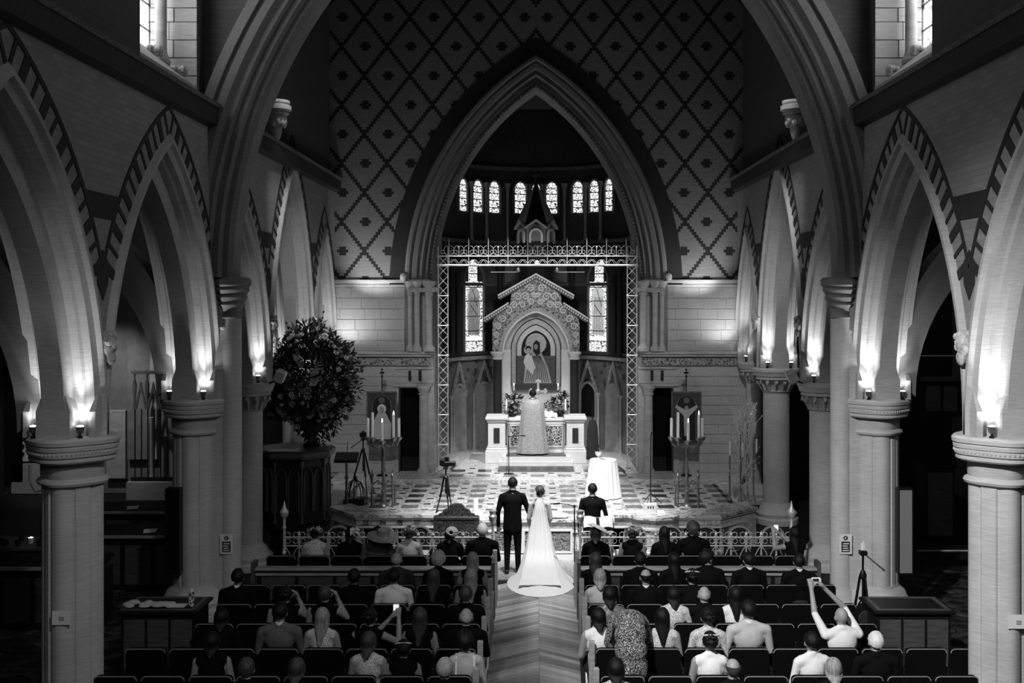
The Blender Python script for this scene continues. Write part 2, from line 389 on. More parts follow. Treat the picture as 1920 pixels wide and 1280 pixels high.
# ------------------------------------------------------------------ nave arcades
WX = 5.53; Z0 = 3.6
BAYS = [(8.08, 12.64, 7.88), (12.64, 17.2, 7.88), (17.2, 20.5, 7.3), (20.5, 24.55, 8.6), (24.55, 27.3, 7.4)]
def bay_geo(y0, y1, zap):
    h = (y1-y0)/2; a = h-.42; wb = h+.44; rise = zap-Z0
    c = (rise*rise/wb-wb)/2
    return (y0+y1)/2, h, c, a+c
PROF = [(.5, -.40), (.44, -.46), (.38, -.46), (.36, -.40), (.33, -.385), (.28, -.365), (.27, -.28), (.24, -.25), (.23, -.155), (.0, -.13),
        (.0, .13), (.23, .155), (.24, .25), (.27, .28), (.28, .365), (.33, .385), (.36, .40), (.38, .46), (.44, .46), (.5, .40)]
walls = {}
for s in (-1, 1):
    nm = 'wall_left' if s < 0 else 'wall_right'
    mb = MB()
    X = lambda xo: s*(WX-xo)
    for (y0, y1, zap) in BAYS:
        yc, h, c, R = bay_geo(y0, y1, zap)
        arc = arc_pts(c, R, .42, Z0, 16, 3.58, yc); top = [(y, 7.9) for y, z in arc]
        arc2 = [(y, min(z, 7.88)) for y, z in arc]
        mb.ribbon(top, arc2, 'x', X(.39), X(-.39))
    wall = struct(nm, mb, 'brick'); walls[s] = wall
    # clerestory storey above the string course, with one deep window beyond the second arch
    cl = MB()
    for y0, y1, za, zb in ((2, 14.2, 7.88, 14), (16.6, 27.3, 7.88, 14), (14.2, 16.6, 7.88, 8.4), (14.2, 16.6, 13.0, 14)):
        cl.box(min(s*5.27, s*6.1), max(s*5.27, s*6.1), y0, y1, za, zb)
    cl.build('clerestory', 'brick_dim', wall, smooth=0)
    for k, (y0, y1, zap) in enumerate(BAYS):
        yc, h, c, R = bay_geo(y0, y1, zap)
        # moulded stone arch
        am = MB(); rings = []
        n = 16
        cols = [arc_pts(c, R, r, Z0, n, 3.56, yc) for r, xo in PROF]
        for i in range(len(cols[0])): rings.append([(X(PROF[j][1]), cols[j][i][0], cols[j][i][1]) for j in range(len(PROF))])
        am.loft(rings, True).build('arch', 'arch_stone', wall, smooth=25)
        # chamfer stops above the capitals, on the side towards the nave entrance
        sb = MB(); yp = y1-.43
        for a, b_ in ((-.195, .195),):
            sb.loft([[(X(a), yp-.006, 3.56), (X(b_), yp-.006, 3.56), (X(b_), yp+.26, 3.56), (X(a), yp+.26, 3.56)],
                     [(X(a), yp-.006, 3.88), (X(b_), yp-.006, 3.88), (X(b_), yp+.26, 3.88), (X(a), yp+.26, 3.88)],
                     [(X(a*.66), yp+.02, 4.08), (X(b_*.66), yp+.02, 4.08), (X(b_*.66), yp+.26, 4.08), (X(a*.66), yp+.26, 4.08)]])
        for e in (-1, 1):
            sb.loft([[(X(e*.345), yp+.16, 3.56), (X(e*.42), yp+.16, 3.56), (X(e*.42), yp+.4, 3.56), (X(e*.345), yp+.4, 3.56)],
                     [(X(e*.345), yp+.16, 3.86), (X(e*.42), yp+.16, 3.86), (X(e*.42), yp+.4, 3.86), (X(e*.345), yp+.4, 3.86)],
                     [(X(e*.38), yp+.30, 4.06), (X(e*.40), yp+.30, 4.06), (X(e*.40), yp+.4, 4.06), (X(e*.38), yp+.4, 4.06)]])
        sb.build('chamfer_stop', 'arch_stone', wall, smooth=25)
        # black brick border: outline band and the rungs between it and the hood mould
        for r0, r1 in ((.80, .86),):
            o_ = [(y, z) for y, z in arc_pts(c, R, r1, Z0, 40, None, yc)]; i_ = [(y, z) for y, z in arc_pts(c, R, r0, Z0, 40, None, yc)]
            keep = [i for i in range(len(o_)) if abs(i_[i][0]-yc) <= h-.02]
            MB().ribbon([o_[i] for i in keep], [i_[i] for i in keep], 'x', X(.405), X(.36)).build('border_band', 'black_brick', wall, smooth=0)
        th0 = acos(min(1, (h+c)/(R+.7))); th1 = acos(c/(R+.7)); cnt = max(5, int((th1-th0)*(R+.7)/.26))
        for e in (-1, 1):
            for q in range(cnt):
                th = th0+(th1-th0)*(q+.45)/cnt; wd = .065 if q % 2 else .028
                pts = []
                for r, dw in ((.45, -wd), (.45, wd), (.81, wd), (.81, -wd)):
                    t2 = th+dw/(R+.6)*1.0; pts.append((yc+e*((R+r)*cos(t2)-c), Z0+(R+r)*sin(t2)))
                if all(abs(p[0]-yc) <= h for p in pts) and all((p[0]-yc)*e >= -.01 for p in pts):
                    MB().prism(pts, 'x', X(.403), X(.37)).build('border_brick', 'black_brick', wall, smooth=0)
    # horizontal black course between neighbouring arches
    for i in range(len(BAYS)-1):
        yp = BAYS[i][1]
        yl, hl, c_l, Rl = bay_geo(*BAYS[i]); yr, hr, c_r, Rr_ = bay_geo(*BAYS[i+1])
        def edge(c, R, z): return sqrt(max(0, (R+.83)**2-(z-Z0)**2))-c
        z0_, z1_ = 6.12, 6.42
        MB().prism([(yl+edge(c_l, Rl, z0_), z0_), (yr-edge(c_r, Rr_, z0_), z0_), (yr-edge(c_r, Rr_, z1_), z1_), (yl+edge(c_l, Rl, z1_), z1_)], 'x', X(.402), X(.36)).build('black_course', 'black_brick', wall, smooth=0)
        MB().prism([(yp-.15, 5.35), (yp, 5.15), (yp+.15, 5.35), (yp+.16, 5.6), (yp, 5.75), (yp-.16, 5.6)], 'x', X(.404), X(.36)).build('border_brick', 'black_brick', wall, smooth=0)
        # carved head where the hood moulds meet
        hd = MB().ball((0, 0, 0), (.11, .13, .17), 12, 9).ball((-s*.08, -.03, .02), (.06, .05, .07), 8, 6).ball((-s*.05, 0, -.15), (.06, .08, .09), 8, 6).ball((-s*.1, -.0, -.02), (.035, .03, .05), 6, 5)
        for q in range(8): hd.ball((-s*.02+.05*cos(q), .11*sin(q*.8), .08+.05*cos(q*1.7)), .05, 6, 4)
        hd.build('carved_head', 'carved', wall, loc=(s*(WX-.45), yp-.02, 4.66 if i else 4.62))
    # string course
    st = MB()
    for y0, y1 in ((3, 16.95), (17.5, 27.2)):
        st.prism([(s*5.2, 7.84), (s*4.98, 7.88), (s*4.96, 8.12), (s*5.2, 8.14)], 'y', y0, y1)
    st.build('string_course', 'dark_band', wall, smooth=0)
    st = MB()
    for y0, y1 in ((3, 16.95), (17.5, 27.2)):
        st.prism([(s*5.2, 8.14), (s*4.94, 8.13), (s*4.92, 8.19), (s*4.98, 8.22), (s*5.27, 8.32)], 'y', y0, y1)
    st.build('string_course_cap', 'carved_dark', wall, smooth=0)
    # clerestory window: stone reveal blocks, shaft, sill, glass
    rv = random.Random(3)
    zz = 8.4
    while zz < 12.9:
        hh = rv.choice((.22, .28, .34)); cut = rv.uniform(.3, .55); x0 = 5.27
        for xa, xb in ((5.27, 5.27+cut), (5.27+cut, 6.0)):
            d = rv.uniform(0, .012)
            MB().box(min(s*(xa+.006), s*(xb-.006)), max(s*(xa+.006), s*(xb-.006)), 16.585-d, 16.7, zz+.006, zz+hh-.006, .006).build('stone_block', 'ashlar', wall, smooth=0)
        zz += hh
    MB().prism([(s*5.27, 8.4), (s*5.27, 8.45), (s*6.02, 9.05), (s*6.02, 8.4)], 'y', 14.2, 16.6).build('window_sill', 'stone', wall, smooth=0)
    sh = MB().lathe([(.13, 0), (.15, .05), (.12, .1), (.1, .16), (.09, .2), (.09, 4)], 14, (s*5.74, 16.32, 8.75)); sh.build('window_shaft', 'stone', wall)
    for dx, dz in ((0, 0), (.32, .28)):
        lf = MB()
        for q in range(9): lf.ball((.07*cos(q*1.9), .07*sin(q*2.3), .05*sin(q*1.3)), (.06, .05, .05), 7, 5)
        lf.build('carved_leaf', 'carved', wall, loc=(s*(5.42+dx), 16.2-dx*.4, 8.62+dz))
    wdw = struct('window_1' if s < 0 else 'window_2', MB().box(min(s*6.03, s*6.08), max(s*6.03, s*6.08), 14.2, 16.6, 9.0, 13), 'daylight_glass', 0)
    bars = MB()
    for q in range(9): bars.box(min(s*6.0, s*6.03), max(s*6.0, s*6.03), 14.2, 16.6, 9.3+q*.4, 9.325+q*.4)
    bars.box(min(s*5.97, s*6.03), max(s*5.97, s*6.03), 14.9, 15.1, 9, 13)
    bars.build('glazing_bar', 'black_metal', wdw, smooth=0)
    # roof corbel over the third column
    cb = MB().lathe([(.02, -.62), (.07, -.55), (.1, -.42), (.09, -.36), (.16, -.28), (.2, -.16), (.17, -.13), (.24, -.1), (.22, -.05), (.28, -.03), (.28, .05), (.22, .07), (.25, .1), (.25, .15)], 16)
    for q in range(10): cb.ball((.14*cos(q*.63), .14*sin(q*.63), -.24-.05*(q % 2)), (.06, .06, .08), 6, 5)
    cb.build('roof_corbel', 'stone', wall, loc=(s*4.98, 20.5, 8.8))
    spot('corbel_lamp', (s*4.45, 20.1, 9.5), (s*5.0, 20.5, 8.65), 26, 50, .6, .03)
    # aisle arch springing back from each main pier towards the outer wall
    for yp in (12.64, 17.2):
        pts = []
        for q in range(13):
            t = q/12*1.25; pts.append((s*(8.6-2.9*cos(t)), 3.9+3.0*sin(t)))
        pin = []
        for q in range(13):
            t = q/12*1.25; pin.append((s*(8.6-2.55*cos(t)), 3.6+2.7*sin(t)))
        MB().ribbon(pts, pin, 'y', yp-.2, yp+.24).build('aisle_arch', 'arch_shaded', wall, smooth=30)
    spot('aisle_arch_lamp', (s*6.15, 16.75, 3.75), (s*6.9, 17.1, 5.6), 30 if s > 0 else 10, 60, .7, .03)

# ------------------------------------------------------------------ great transverse arch
ga = struct('wall_crossing')
GC, GR, GZ = 2.87, 7.7, 5.5
GP = [(.85, .45), (.5, .5), (.3, .4), (.15, .3), (0, .25), (0, -.2), (.07, -.27), (.16, -.26), (.2, -.36), (.3, -.34), (.34, -.43), (.42, -.42), (.5, -.5), (.62, -.5), (.64, -.46), (.68, -.46), (.7, -.52), (.85, -.52)]
cols = [arc_pts(GC, GR, r, GZ, 30, 5.5) for r, y in GP]
MB().loft([[(cols[j][i][0], 17.2+GP[j][1], cols[j][i][1]) for j in range(len(GP))] for i in range(len(cols[0]))], True).build('great_arch', 'arch_shaded', ga, smooth=25)
a_ = arc_pts(GC, GR, .8, GZ, 30)
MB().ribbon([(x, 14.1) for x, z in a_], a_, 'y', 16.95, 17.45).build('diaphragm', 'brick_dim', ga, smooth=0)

# ------------------------------------------------------------------ chancel wall with its arch
CC, CR, CZ = 3.45, 6.05, 5.5
mb = MB()
a_ = arc_pts(CC, CR, .5, CZ, 30, 5.6); mb.ribbon([(x*1.0 if abs(x) < 3.0 else math.copysign(3.1, x), 14.0) for x, z in a_], a_, 'y', Y_WALL, Y_WALL+.8)
for s in (-1, 1): mb.box(min(s*3.1, s*5.7), max(s*3.1, s*5.7), Y_WALL, Y_WALL+.8, 5.6, 14)
wc = struct('wall_chancel', mb, 'diaper', 0)
lower = MB()
for s in (-1, 1):
    for x0, x1, z0, z1 in ((2.75, 2.95, ZT-.1, 5.6), (3.5, 5.7, ZT-.1, 5.6), (2.95, 3.5, 2.86, 5.6)):
        lower.box(min(s*x0, s*x1), max(s*x0, s*x1), Y_WALL+.012, Y_WALL+.8, z0, z1)
lower.build('wall_base', 'ashlar', wc, smooth=0)
# ashlar blocks of the lower wall, laid in courses
rv = random.Random(5)
for s in (-1, 1):
    z = ZT
    row = 0
    while z < 5.48:
        hh = .245 if z < 3.5 else .27
        if 3.42 < z+hh and z < 3.8: z = max(z, 3.8) if z >= 3.4 else z
        zt = min(z+hh, 5.5)
        if z < 3.42 < zt: zt = 3.42
        x = 3.55 if z < 2.95 else 2.98
        x -= 0
        first = True
        while x < 5.2:
            wd = rv.uniform(.42, .66); x2 = min(x+wd, 5.25)
            if x2 > 5.0: x2 = 5.25
            d = rv.uniform(.004, .014)
            if zt-z > .05:
                MB().box(min(s*(x+.004), s*(x2-.004)), max(s*(x+.004), s*(x2-.004)), Y_WALL-d, Y_WALL+.05, z+.004, zt-.004, .006).build('stone_block', 'ashlar', wc, smooth=0)
            x = x2
        z = zt if zt != 3.42 else 3.8
        row += 1
for s in (-1, 1):
    def bx(x0, x1, y0, y1, z0, z1, nm, mt, bev=.01): MB().box(min(s*x0, s*x1), max(s*x0, s*x1), y0, y1, z0, z1, bev).build(nm, mt, wc, smooth=30)
    bx(2.7, 5.2, Y_WALL-.10, Y_WALL+.1, 5.53, 5.62, 'upper_string_course', 'stone')
    bx(2.6, 5.2, Y_WALL-.13, Y_WALL+.1, 3.72, 3.80, 'lower_string_course', 'stone')
    bx(2.65, 5.2, Y_WALL-.09, Y_WALL+.1, 3.66, 3.72, 'lower_string_course', 'stone')
    bx(2.7, 5.1, Y_WALL-.05, Y_WALL+.1, 3.44, 3.62, 'carved_frieze', 'scroll_relief', 0)
    # lintel with two slots and a shouldered door head
    bx(2.62, 3.62, Y_WALL-.07, Y_WALL+.1, 2.98, 3.02, 'door_lintel', 'stone')
    bx(2.62, 3.62, Y_WALL-.05, Y_WALL+.1, 3.34, 3.38, 'door_lintel', 'stone')
    for x0 in (2.92, 3.18): bx(x0, x0+.07, Y_WALL-.055, Y_WALL+.05, 3.06, 3.3, 'lintel_slot', 'black_brick', 0)
    bx(3.5, 3.64, Y_WALL-.06, Y_WALL+.1, ZT, 2.86, 'door_jamb', 'stone')
    sh = MB().lathe([(.17, 0), (.17, .06), (.13, .12), (.115, .16), (.115, 1.98), (.14, 2.0), (.12, 2.04), (.16, 2.14), (.18, 2.16), (.18, 2.24)], 16, (s*2.86, Y_WALL-.02, ZT))
    sh.build('door_shaft', 'stone', wc)
    bx(2.66, 3.64, Y_WALL-.06, Y_WALL+.1, 2.9, 2.98, 'door_lintel', 'stone')
    dr = struct('door_1' if s < 0 else 'door_2', MB().box(min(s*2.95, s*3.5), max(s*2.95, s*3.5), Y_WALL+.35, Y_WALL+.4, ZT, 2.9), 'black_cloth', 0)
    cur = MB()
    for q in range(10): cur.lathe([(.03, 0), (.028, .25), (.025, .36)], 8, (s*(2.98+.053*q), Y_WALL+.3, ZT))
    cur.build('door_curtain', 'charcoal_cloth', dr)
# arch orders, black brick border, jamb shafts
CP = [(.75, .5), (.4, .75), (0, .7), (0, .12), (.06, .04), (.12, .10), (.18, .02), (.27, .06), (.32, -.03), (.40, .02), (.45, -.05), (.55, -.06), (.6, -.02), (.64, -.10), (.7, -.10), (.75, -.04)]
cols = [arc_pts(CC, CR, r, CZ, 30, 3.8) for r, y in CP]
MB().loft([[(cols[j][i][0], Y_WALL+CP[j][1], cols[j][i][1]) for j in range(len(CP))] for i in range(len(cols[0]))], True).build('chancel_arch', 'arch_shaded', wc, smooth=25)
for s in (-1, 1): MB().box(min(s*2.6, s*2.76), max(s*2.6, s*2.76), Y_WALL-.02, Y_WALL+.75, ZT, 3.8, .01).build('jamb', 'stone', wc, smooth=0)
o_, i_ = arc_pts(CC, CR, 1.13, CZ, 30, 5.62), arc_pts(CC, CR, .72, CZ, 30, 5.62)
MB().ribbon(o_, i_, 'y', Y_WALL-.02, Y_WALL+.3).build('arch_border', 'black_brick', wc, smooth=0)
bl = MB()
for r in (.085,):
    pts = arc_pts(CC, CR, r, CZ, 60)
    for x, z in pts: bl.box(x-.025, x+.025, Y_WALL-.01, Y_WALL+.06, z-.025, z+.025)
bl.build('arch_beading', 'arch_shaded', wc, smooth=0)['kind'] = 'stuff'
for s in (-1, 1):
    for x, r in ((2.72, .09), (3.02, .07), (3.2, .06)):
        sh = MB().lathe([(r*1.8, 0), (r*1.8, .08), (r*1.2, .14), (r, .2), (r, 1.42), (r*1.3, 1.44), (r*1.1, 1.5), (r*1.7, 1.66), (r*2, 1.7), (r*2, 1.78)], 14, (s*x, Y_WALL-.09, 3.8))
        sh.build('jamb_shaft', 'stone', wc)
    MB().box(min(s*2.5, s*3.25), max(s*2.5, s*3.25), Y_WALL-.2, Y_WALL+.1, 5.3, 5.42, .02).build('jamb_capital', 'carved', wc)
    MB().ball((s*3.36, Y_WALL-.1, 5.68), (.1, .09, .12), 10, 7).build('carved_head', 'carved', wc)

# ------------------------------------------------------------------ apse
AX, AY, AR = 0, 29.3, 2.72
wa = struct('wall_apse')
def apse_pt(th, r=AR): return (AX+r*sin(th), AY+r*cos(th))
mb = MB(); n = 26; ths = [-1.62+3.24*i/n for i in range(n+1)]
for z0, z1, m_ in ((ZT-.1, 3.4, 'stone_dark'), (3.4, 10.8, 'carved_shaded')):
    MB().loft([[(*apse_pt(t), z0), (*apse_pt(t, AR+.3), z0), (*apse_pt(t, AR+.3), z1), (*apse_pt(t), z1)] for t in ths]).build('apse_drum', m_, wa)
for s in (-1, 1): MB().box(min(s*2.6, s*3.2), max(s*2.6, s*3.2), 27.9, 29.4, ZT-.1, 10.8).build('apse_return', 'stone_dark', wa, smooth=0)
for z, r, m_ in ((3.35, .14, 'carved'), (3.48, .08, 'carved_dark'), (6.75, .12, 'carved_dark'), (8.95, .1, 'carved_dark'), (5.5, .06, 'carved_dark')):
    MB().loft([[(*apse_pt(t, AR-r), z), (*apse_pt(t, AR+.1), z), (*apse_pt(t, AR+.1), z+.1), (*apse_pt(t, AR-r), z+.1)] for t in ths]).build('apse_cornice', m_, wa)
MB().loft([[(*apse_pt(t, 1.0), ZT), (*apse_pt(t, AR), ZT), (*apse_pt(t, AR), ZT+.006), (*apse_pt(t, 1.0), ZT+.006)] for t in ths]).build('apse_pavement', 'marble_soft', wa)
def apse_frame(parent, th, z, r=AR): parent.location = (*apse_pt(th, r), z); parent.rotation_euler = (0, 0, -th)
wn = 3
def glass_window(th, z, w, h, rise, mat, cames, r=AR-.015):
    """lancet window set in the drum, local x along the wall, -y into the room"""
    global wn
    wnd = struct('window_%d' % wn); wn += 1
    apse_frame(wnd, th, z, r)
    out = lancet(w, h, rise); MB().prism(out, 'y', -.02, .02).build('glass', mat, wnd, smooth=0)
    big_ = lancet(w+.06, h+.09, rise+.06)
    MB().ribbon([(x, q-.04) for x, q in big_], out, 'y', -.07, .03).build('window_frame', 'stone_dark', wnd, smooth=0)
    b_ = MB()
    for q in cames: b_.box(-w*.98, w*.98, -.035, -.02, q-.012, q+.012)
    b_.build('saddle_bar', 'black_metal', wnd, smooth=0)
    return wnd
for s, robe, head in ((-1, 'grey_cloth', 'hat'), (1, 'light_cloth', 'hair')):
    wd = glass_window(s*.75, 3.56, .34, 2.65, .5, 'figured_glass', [.32, .62, 1.05, 1.5, 1.9, 2.3])
    pan = MB().box(-.29, .29, -.03, -.019, .34, .46); pan.build('glass_panel', 'pane_white', wd, smooth=0)
    fg = MB().prism([(-.21, .5), (.21, .5), (.25, 1.2), (.2, 1.75), (.08, 1.92), (-.08, 1.92), (-.2, 1.75), (-.25, 1.2)], 'y', -.032, -.021); fg.build('robed_figure', 'pane_robe_dark' if s < 0 else 'pane_robe', wd, smooth=0)
    MB().prism([(.16*cos(q*.524), 2.03+.15*sin(q*.524)) for q in range(12)], 'y', -.03, -.021).build('halo', 'pane_white', wd, smooth=0)
    MB().prism([(.07*cos(q*.63), 2.0+.1*sin(q*.63)) for q in range(10)], 'y', -.036, -.03).build('face', 'pane_robe', wd, smooth=0)
    ls = MB()
    for q in range(7): ls.tube([(-.19+.063*q, -.036, .52), (-.15+.045*q, -.036, 1.2), (-.13+.05*q, -.036, 1.6)], .007, 4)
    ls.tube([(-.15, -.036, 1.4), (.12, -.036, 1.1)], .012, 4); ls.tube([(-.05, -.036, 1.85), (.14, -.036, 1.3)], .01, 4)
    ls.build('lead_line', 'black_metal', wd, smooth=0)
for th in (-.92, -.70, -.485, -.178, 0, .178, .485, .70, .92):
    glass_window(th, 7.68, .165 if th else .12, .93, .22, 'leaded_glass', [.15, .36, .57, .75])
for th in (-.8, -.59, -.33, -.09, .09, .33, .59, .8):
    x, y = apse_pt(th, AR-.1); MB().lathe([(.07, 0), (.05, .1), (.045, .2), (.045, 1.5), (.08, 1.6), (.1, 1.7)], 10, (x, y, 6.85)).build('apse_shaft', 'stone_dark', wa)
for s in (-1, 1):
    for th in (.42, 1.03, 1.15):
        x, y = apse_pt(s*th, AR-.12); MB().lathe([(.13, 0), (.1, .1), (.075, .2), (.075, 2.3), (.11, 2.42), (.14, 2.5), (.14, 2.6)], 12, (x, y, 3.48)).build('apse_shaft', 'black_brick', wa)
    for th in (.25, .48, .62, .9, 1.1):
        pts = [apse_pt(s*(th+dt), AR-.01) for dt in (-.1, .1)]
        MB().loft([[(pts[0][0], pts[0][1]-.02, 5.62), (pts[1][0], pts[1][1]-.02, 5.62)], [(pts[0][0], pts[0][1]-.02, 6.7), (pts[1][0], pts[1][1]-.02, 6.7)]], False, False).build('painted_panel', 'wood_mid', wa)
# blind arcade low in the apse: gabled canopies on slim shafts
for s in (-1, 1):
    for k, th in enumerate((.62, 1.0)):
        nic = put('canopied_niche', None, wa); apse_frame(nic, s*th, ZT, AR-.03)
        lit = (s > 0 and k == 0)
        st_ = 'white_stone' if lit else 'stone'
        for e in (-1, 1):
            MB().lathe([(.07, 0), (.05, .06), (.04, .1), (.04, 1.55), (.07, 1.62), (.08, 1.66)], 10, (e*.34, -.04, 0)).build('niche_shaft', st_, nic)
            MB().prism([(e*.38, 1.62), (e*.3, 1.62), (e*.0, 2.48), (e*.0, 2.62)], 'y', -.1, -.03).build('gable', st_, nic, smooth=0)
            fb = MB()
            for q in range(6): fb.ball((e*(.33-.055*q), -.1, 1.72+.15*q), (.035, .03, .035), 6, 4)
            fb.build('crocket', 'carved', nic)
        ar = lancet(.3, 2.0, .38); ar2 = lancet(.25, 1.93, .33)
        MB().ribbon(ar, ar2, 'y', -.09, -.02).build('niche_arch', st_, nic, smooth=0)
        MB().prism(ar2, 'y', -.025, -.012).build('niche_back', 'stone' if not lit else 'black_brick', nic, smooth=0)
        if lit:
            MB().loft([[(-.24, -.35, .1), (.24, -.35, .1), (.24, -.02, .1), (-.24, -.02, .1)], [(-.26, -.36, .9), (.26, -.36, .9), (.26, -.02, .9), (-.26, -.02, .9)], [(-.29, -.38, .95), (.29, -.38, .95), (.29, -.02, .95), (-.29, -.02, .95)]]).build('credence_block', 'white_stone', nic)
    cv = MB()
    for q in range(26):
        t = s*(.42+.8*random.random()); x, y = apse_pt(t, AR-.04); cv.ball((x, y, 1.9+ZT+random.uniform(0, .75)), (.05, .04, .06), 6, 4)
    cv.build('apse_carving', 'carved_dark', wa)['kind'] = 'stuff'

# ------------------------------------------------------------------ outer walls, aisle ends, roof
def back(name, mb, mat): return struct(name, mb, mat, 0)
back('ceiling', MB().box(-14.2, 14.2, -4.5, 34, 14.1, 14.3), 'black_brick')
back('wall_outer_left', MB().box(-14.2, -14, -4, 34, 0, 14), 'black_brick')
wr = back('wall_outer_right', MB().box(11, 11.2, -4, 34, 0, 14), 'stone_dark')
wl = back('wall_chapel_left', MB().box(-14, -5.9, 28.2, 28.4, 0, 14), 'plaster_dim')
back('wall_chapel_right', MB().box(5.9, 11, 28.2, 28.4, 0, 14), 'black_brick')
# leaded window at the end of the left aisle, seen through the arches
w3 = struct('window_14'); w3.location = (-6.78, 28.15, 3.6)
out = lancet(.34, 2.75, .6); MB().prism(out, 'y', -.02, .02).build('glass', 'figured_glass', w3, smooth=0)
MB().ribbon([(x*1.2, z*1.05-.08) for x, z in out], out, 'y', -.1, .03).build('window_frame', 'stone', w3, smooth=0)
gb = MB()
for q in range(16): gb.box(-.34, .34, -.035, -.02, .1+q*.16, .115+q*.16)
for q in range(5): gb.box(-.24+.12*q-.008, -.24+.12*q+.008, -.035, -.02, 0, 2.6)
gb.build('glazing_bar', 'black_metal', w3, smooth=0)
w4 = struct('window_15'); w4.location = (-13.55, 28.1, 5.4)
MB().box(-.55, .0, -.02, .02, 0, 1.5).build('glass', 'dim_glass', w4, smooth=0)
MB().box(.62, .68, -.05, .02, -3.2, 1.4).build('window_frame', 'stone', w4, smooth=0)
# pale pilaster, panels and notices on the chapel wall
for x0, x1, z0, z1, m_ in ((-11.95, -11.4, .9, 9, 'wood_dark'), (-10.75, -10.15, .9, 9, 'stone_dark'), (-10.15, -9.98, .9, 9, 'stone'), (-13.6, -12.95, .85, 2.3, 'paper'), (-11.3, -10.8, .4, 2.2, 'stone'), (-13.8, -12.6, -.0, .8, 'stone'), (-14, -13.5, .3, 4.3, 'wood_dark'), (-12.7, -11.9, 3.6, 9, 'wood_dark')):
    MB().box(x0, x1, 28.05, 28.2, z0, z1, .01).build('wall_panel', m_, wl, smooth=0)
sq = MB()
for q in range(5): sq.box(-13.4+.1*q, -13.34+.1*q, 28.03, 28.05, 1.4, 1.46)
for q in range(3): sq.box(-13.5, -13.45, 28.03, 28.05, 1.0+q*.2, 1.1+q*.2)
sq.build('notice_print', 'ink', wl, smooth=0)
spot('chapel_lamp', (-11.0, 25.5, 5.2), (-11.5, 28.2, 1.9), 260, 75, .8, .1)
# panelled gallery front deep in the right aisle
wrp = MB().box(8.6, 10.95, 23.8, 23.95, 2.5, 3.35); o = wrp.build('gallery_front', 'wood_dark', wr, smooth=0)
for q in range(6):
    MB().box(8.7+q*.38, 9.0+q*.38, 23.74, 23.8, 2.62, 3.2, .03).build('gallery_panel', 'wood_mid', o, smooth=0)
MB().box(8.6, 10.95, 23.7, 23.9, 3.3, 3.4, .02).build('gallery_rail', 'wood_mid', o, smooth=0)
MB().box(8.6, 10.95, 23.72, 23.78, 3.86, 3.885).build('picture_rail', 'gilt', wr, smooth=0)
# ------------------------------------------------------------------ piers and columns
def lobed(t):
    k = int(round(t/(2*pi)*96)) % 96
    return .985+.07*cos(4*t)+.02*cos(8*t)+(.03 if (k % 24) in (8, 16) else 0)-(.03 if (k % 24) in (6, 7, 17, 18) else 0)
def lobed2(t): return 1+.055*cos(4*t)
def ring_z(z, h=.04): return [(0, z), (.03, z+h*.3), (.03, z+h*.7), (0, z+h)]
def clustered_pier(s, y, label, crossing=False):
    t = thing('clustered_pier', (s*(WX-.04), y, 0), label, 'column', 'clustered piers of the nave arcade')
    r = .335
    MB().lathe([(.56, 0), (.56, .22), (.5, .26), (.52, .33), (.46, .4), (.42, .5), (r+.01, .56), (r, .6)], 48, shape=lobed2).build('base', 'pier_stone', t)
    MB().lathe([(r, .58), (r, 3.0)], 96, shape=lobed, caps=False).build('shaft', 'pier_stone', t, smooth=20)
    MB().lathe([(r, 2.98), (r+.045, 3.0), (r+.06, 3.03), (r+.045, 3.06), (r+.0, 3.08), (r+.012, 3.1), (r+.012, 3.27)], 48, shape=lobed2).build('necking', 'pier_stone', t)
    MB().lathe([(r+.01, 3.26), (r+.12, 3.27), (r+.14, 3.29), (r+.14, 3.315), (r+.12, 3.33), (r+.15, 3.345), (r+.155, 3.36), (r+.15, 3.41), (r+.165, 3.42), (r+.17, 3.46), (r+.155, 3.475), (r+.18, 3.485), (r+.185, 3.53), (r+.16, 3.56), (.1, 3.565)], 56, shape=lobed2).build('capital', 'pier_stone', t)
    dt = MB()
    for q in range(64):
        a = 2*pi*q/64; rr = (r+.155)*lobed2(a); dt.ball((rr*cos(a), rr*sin(a), 3.385), (.014, .014, .018), 5, 4)
    dt.build('capital_beading', 'pier_stone', t)['kind'] = 'stuff'
    if crossing:
        x = -s*.58
        MB().lathe([(.3, 0), (.3, .18), (.26, .22), (.27, .3), (.23, .36), (.2, .44), (.17, .5), (.165, .56)], 24, (x, 0, 0)).build('nave_shaft_base', 'pier_stone', t)
        MB().lathe([(.165, .55), (.16, 4.85)], 24, (x, 0, 0), caps=False).build('nave_shaft', 'pier_stone', t)
        MB().lathe([(.16, 4.84), (.19, 4.86), (.16, 4.89), (.17, 5.0), (.22, 5.06), (.2, 5.09), (.25, 5.18), (.23, 5.22), (.29, 5.3), (.27, 5.33), (.31, 5.38), (.31, 5.46), (.27, 5.5)], 24, (x, 0, 0)).build('nave_shaft_capital', 'stone_dark', t)
        MB().box(min(x, -s*.2), max(x, -s*.2), -.12, .12, .3, 5.3).build('pier_web', 'pier_stone', t, smooth=0)
    return t
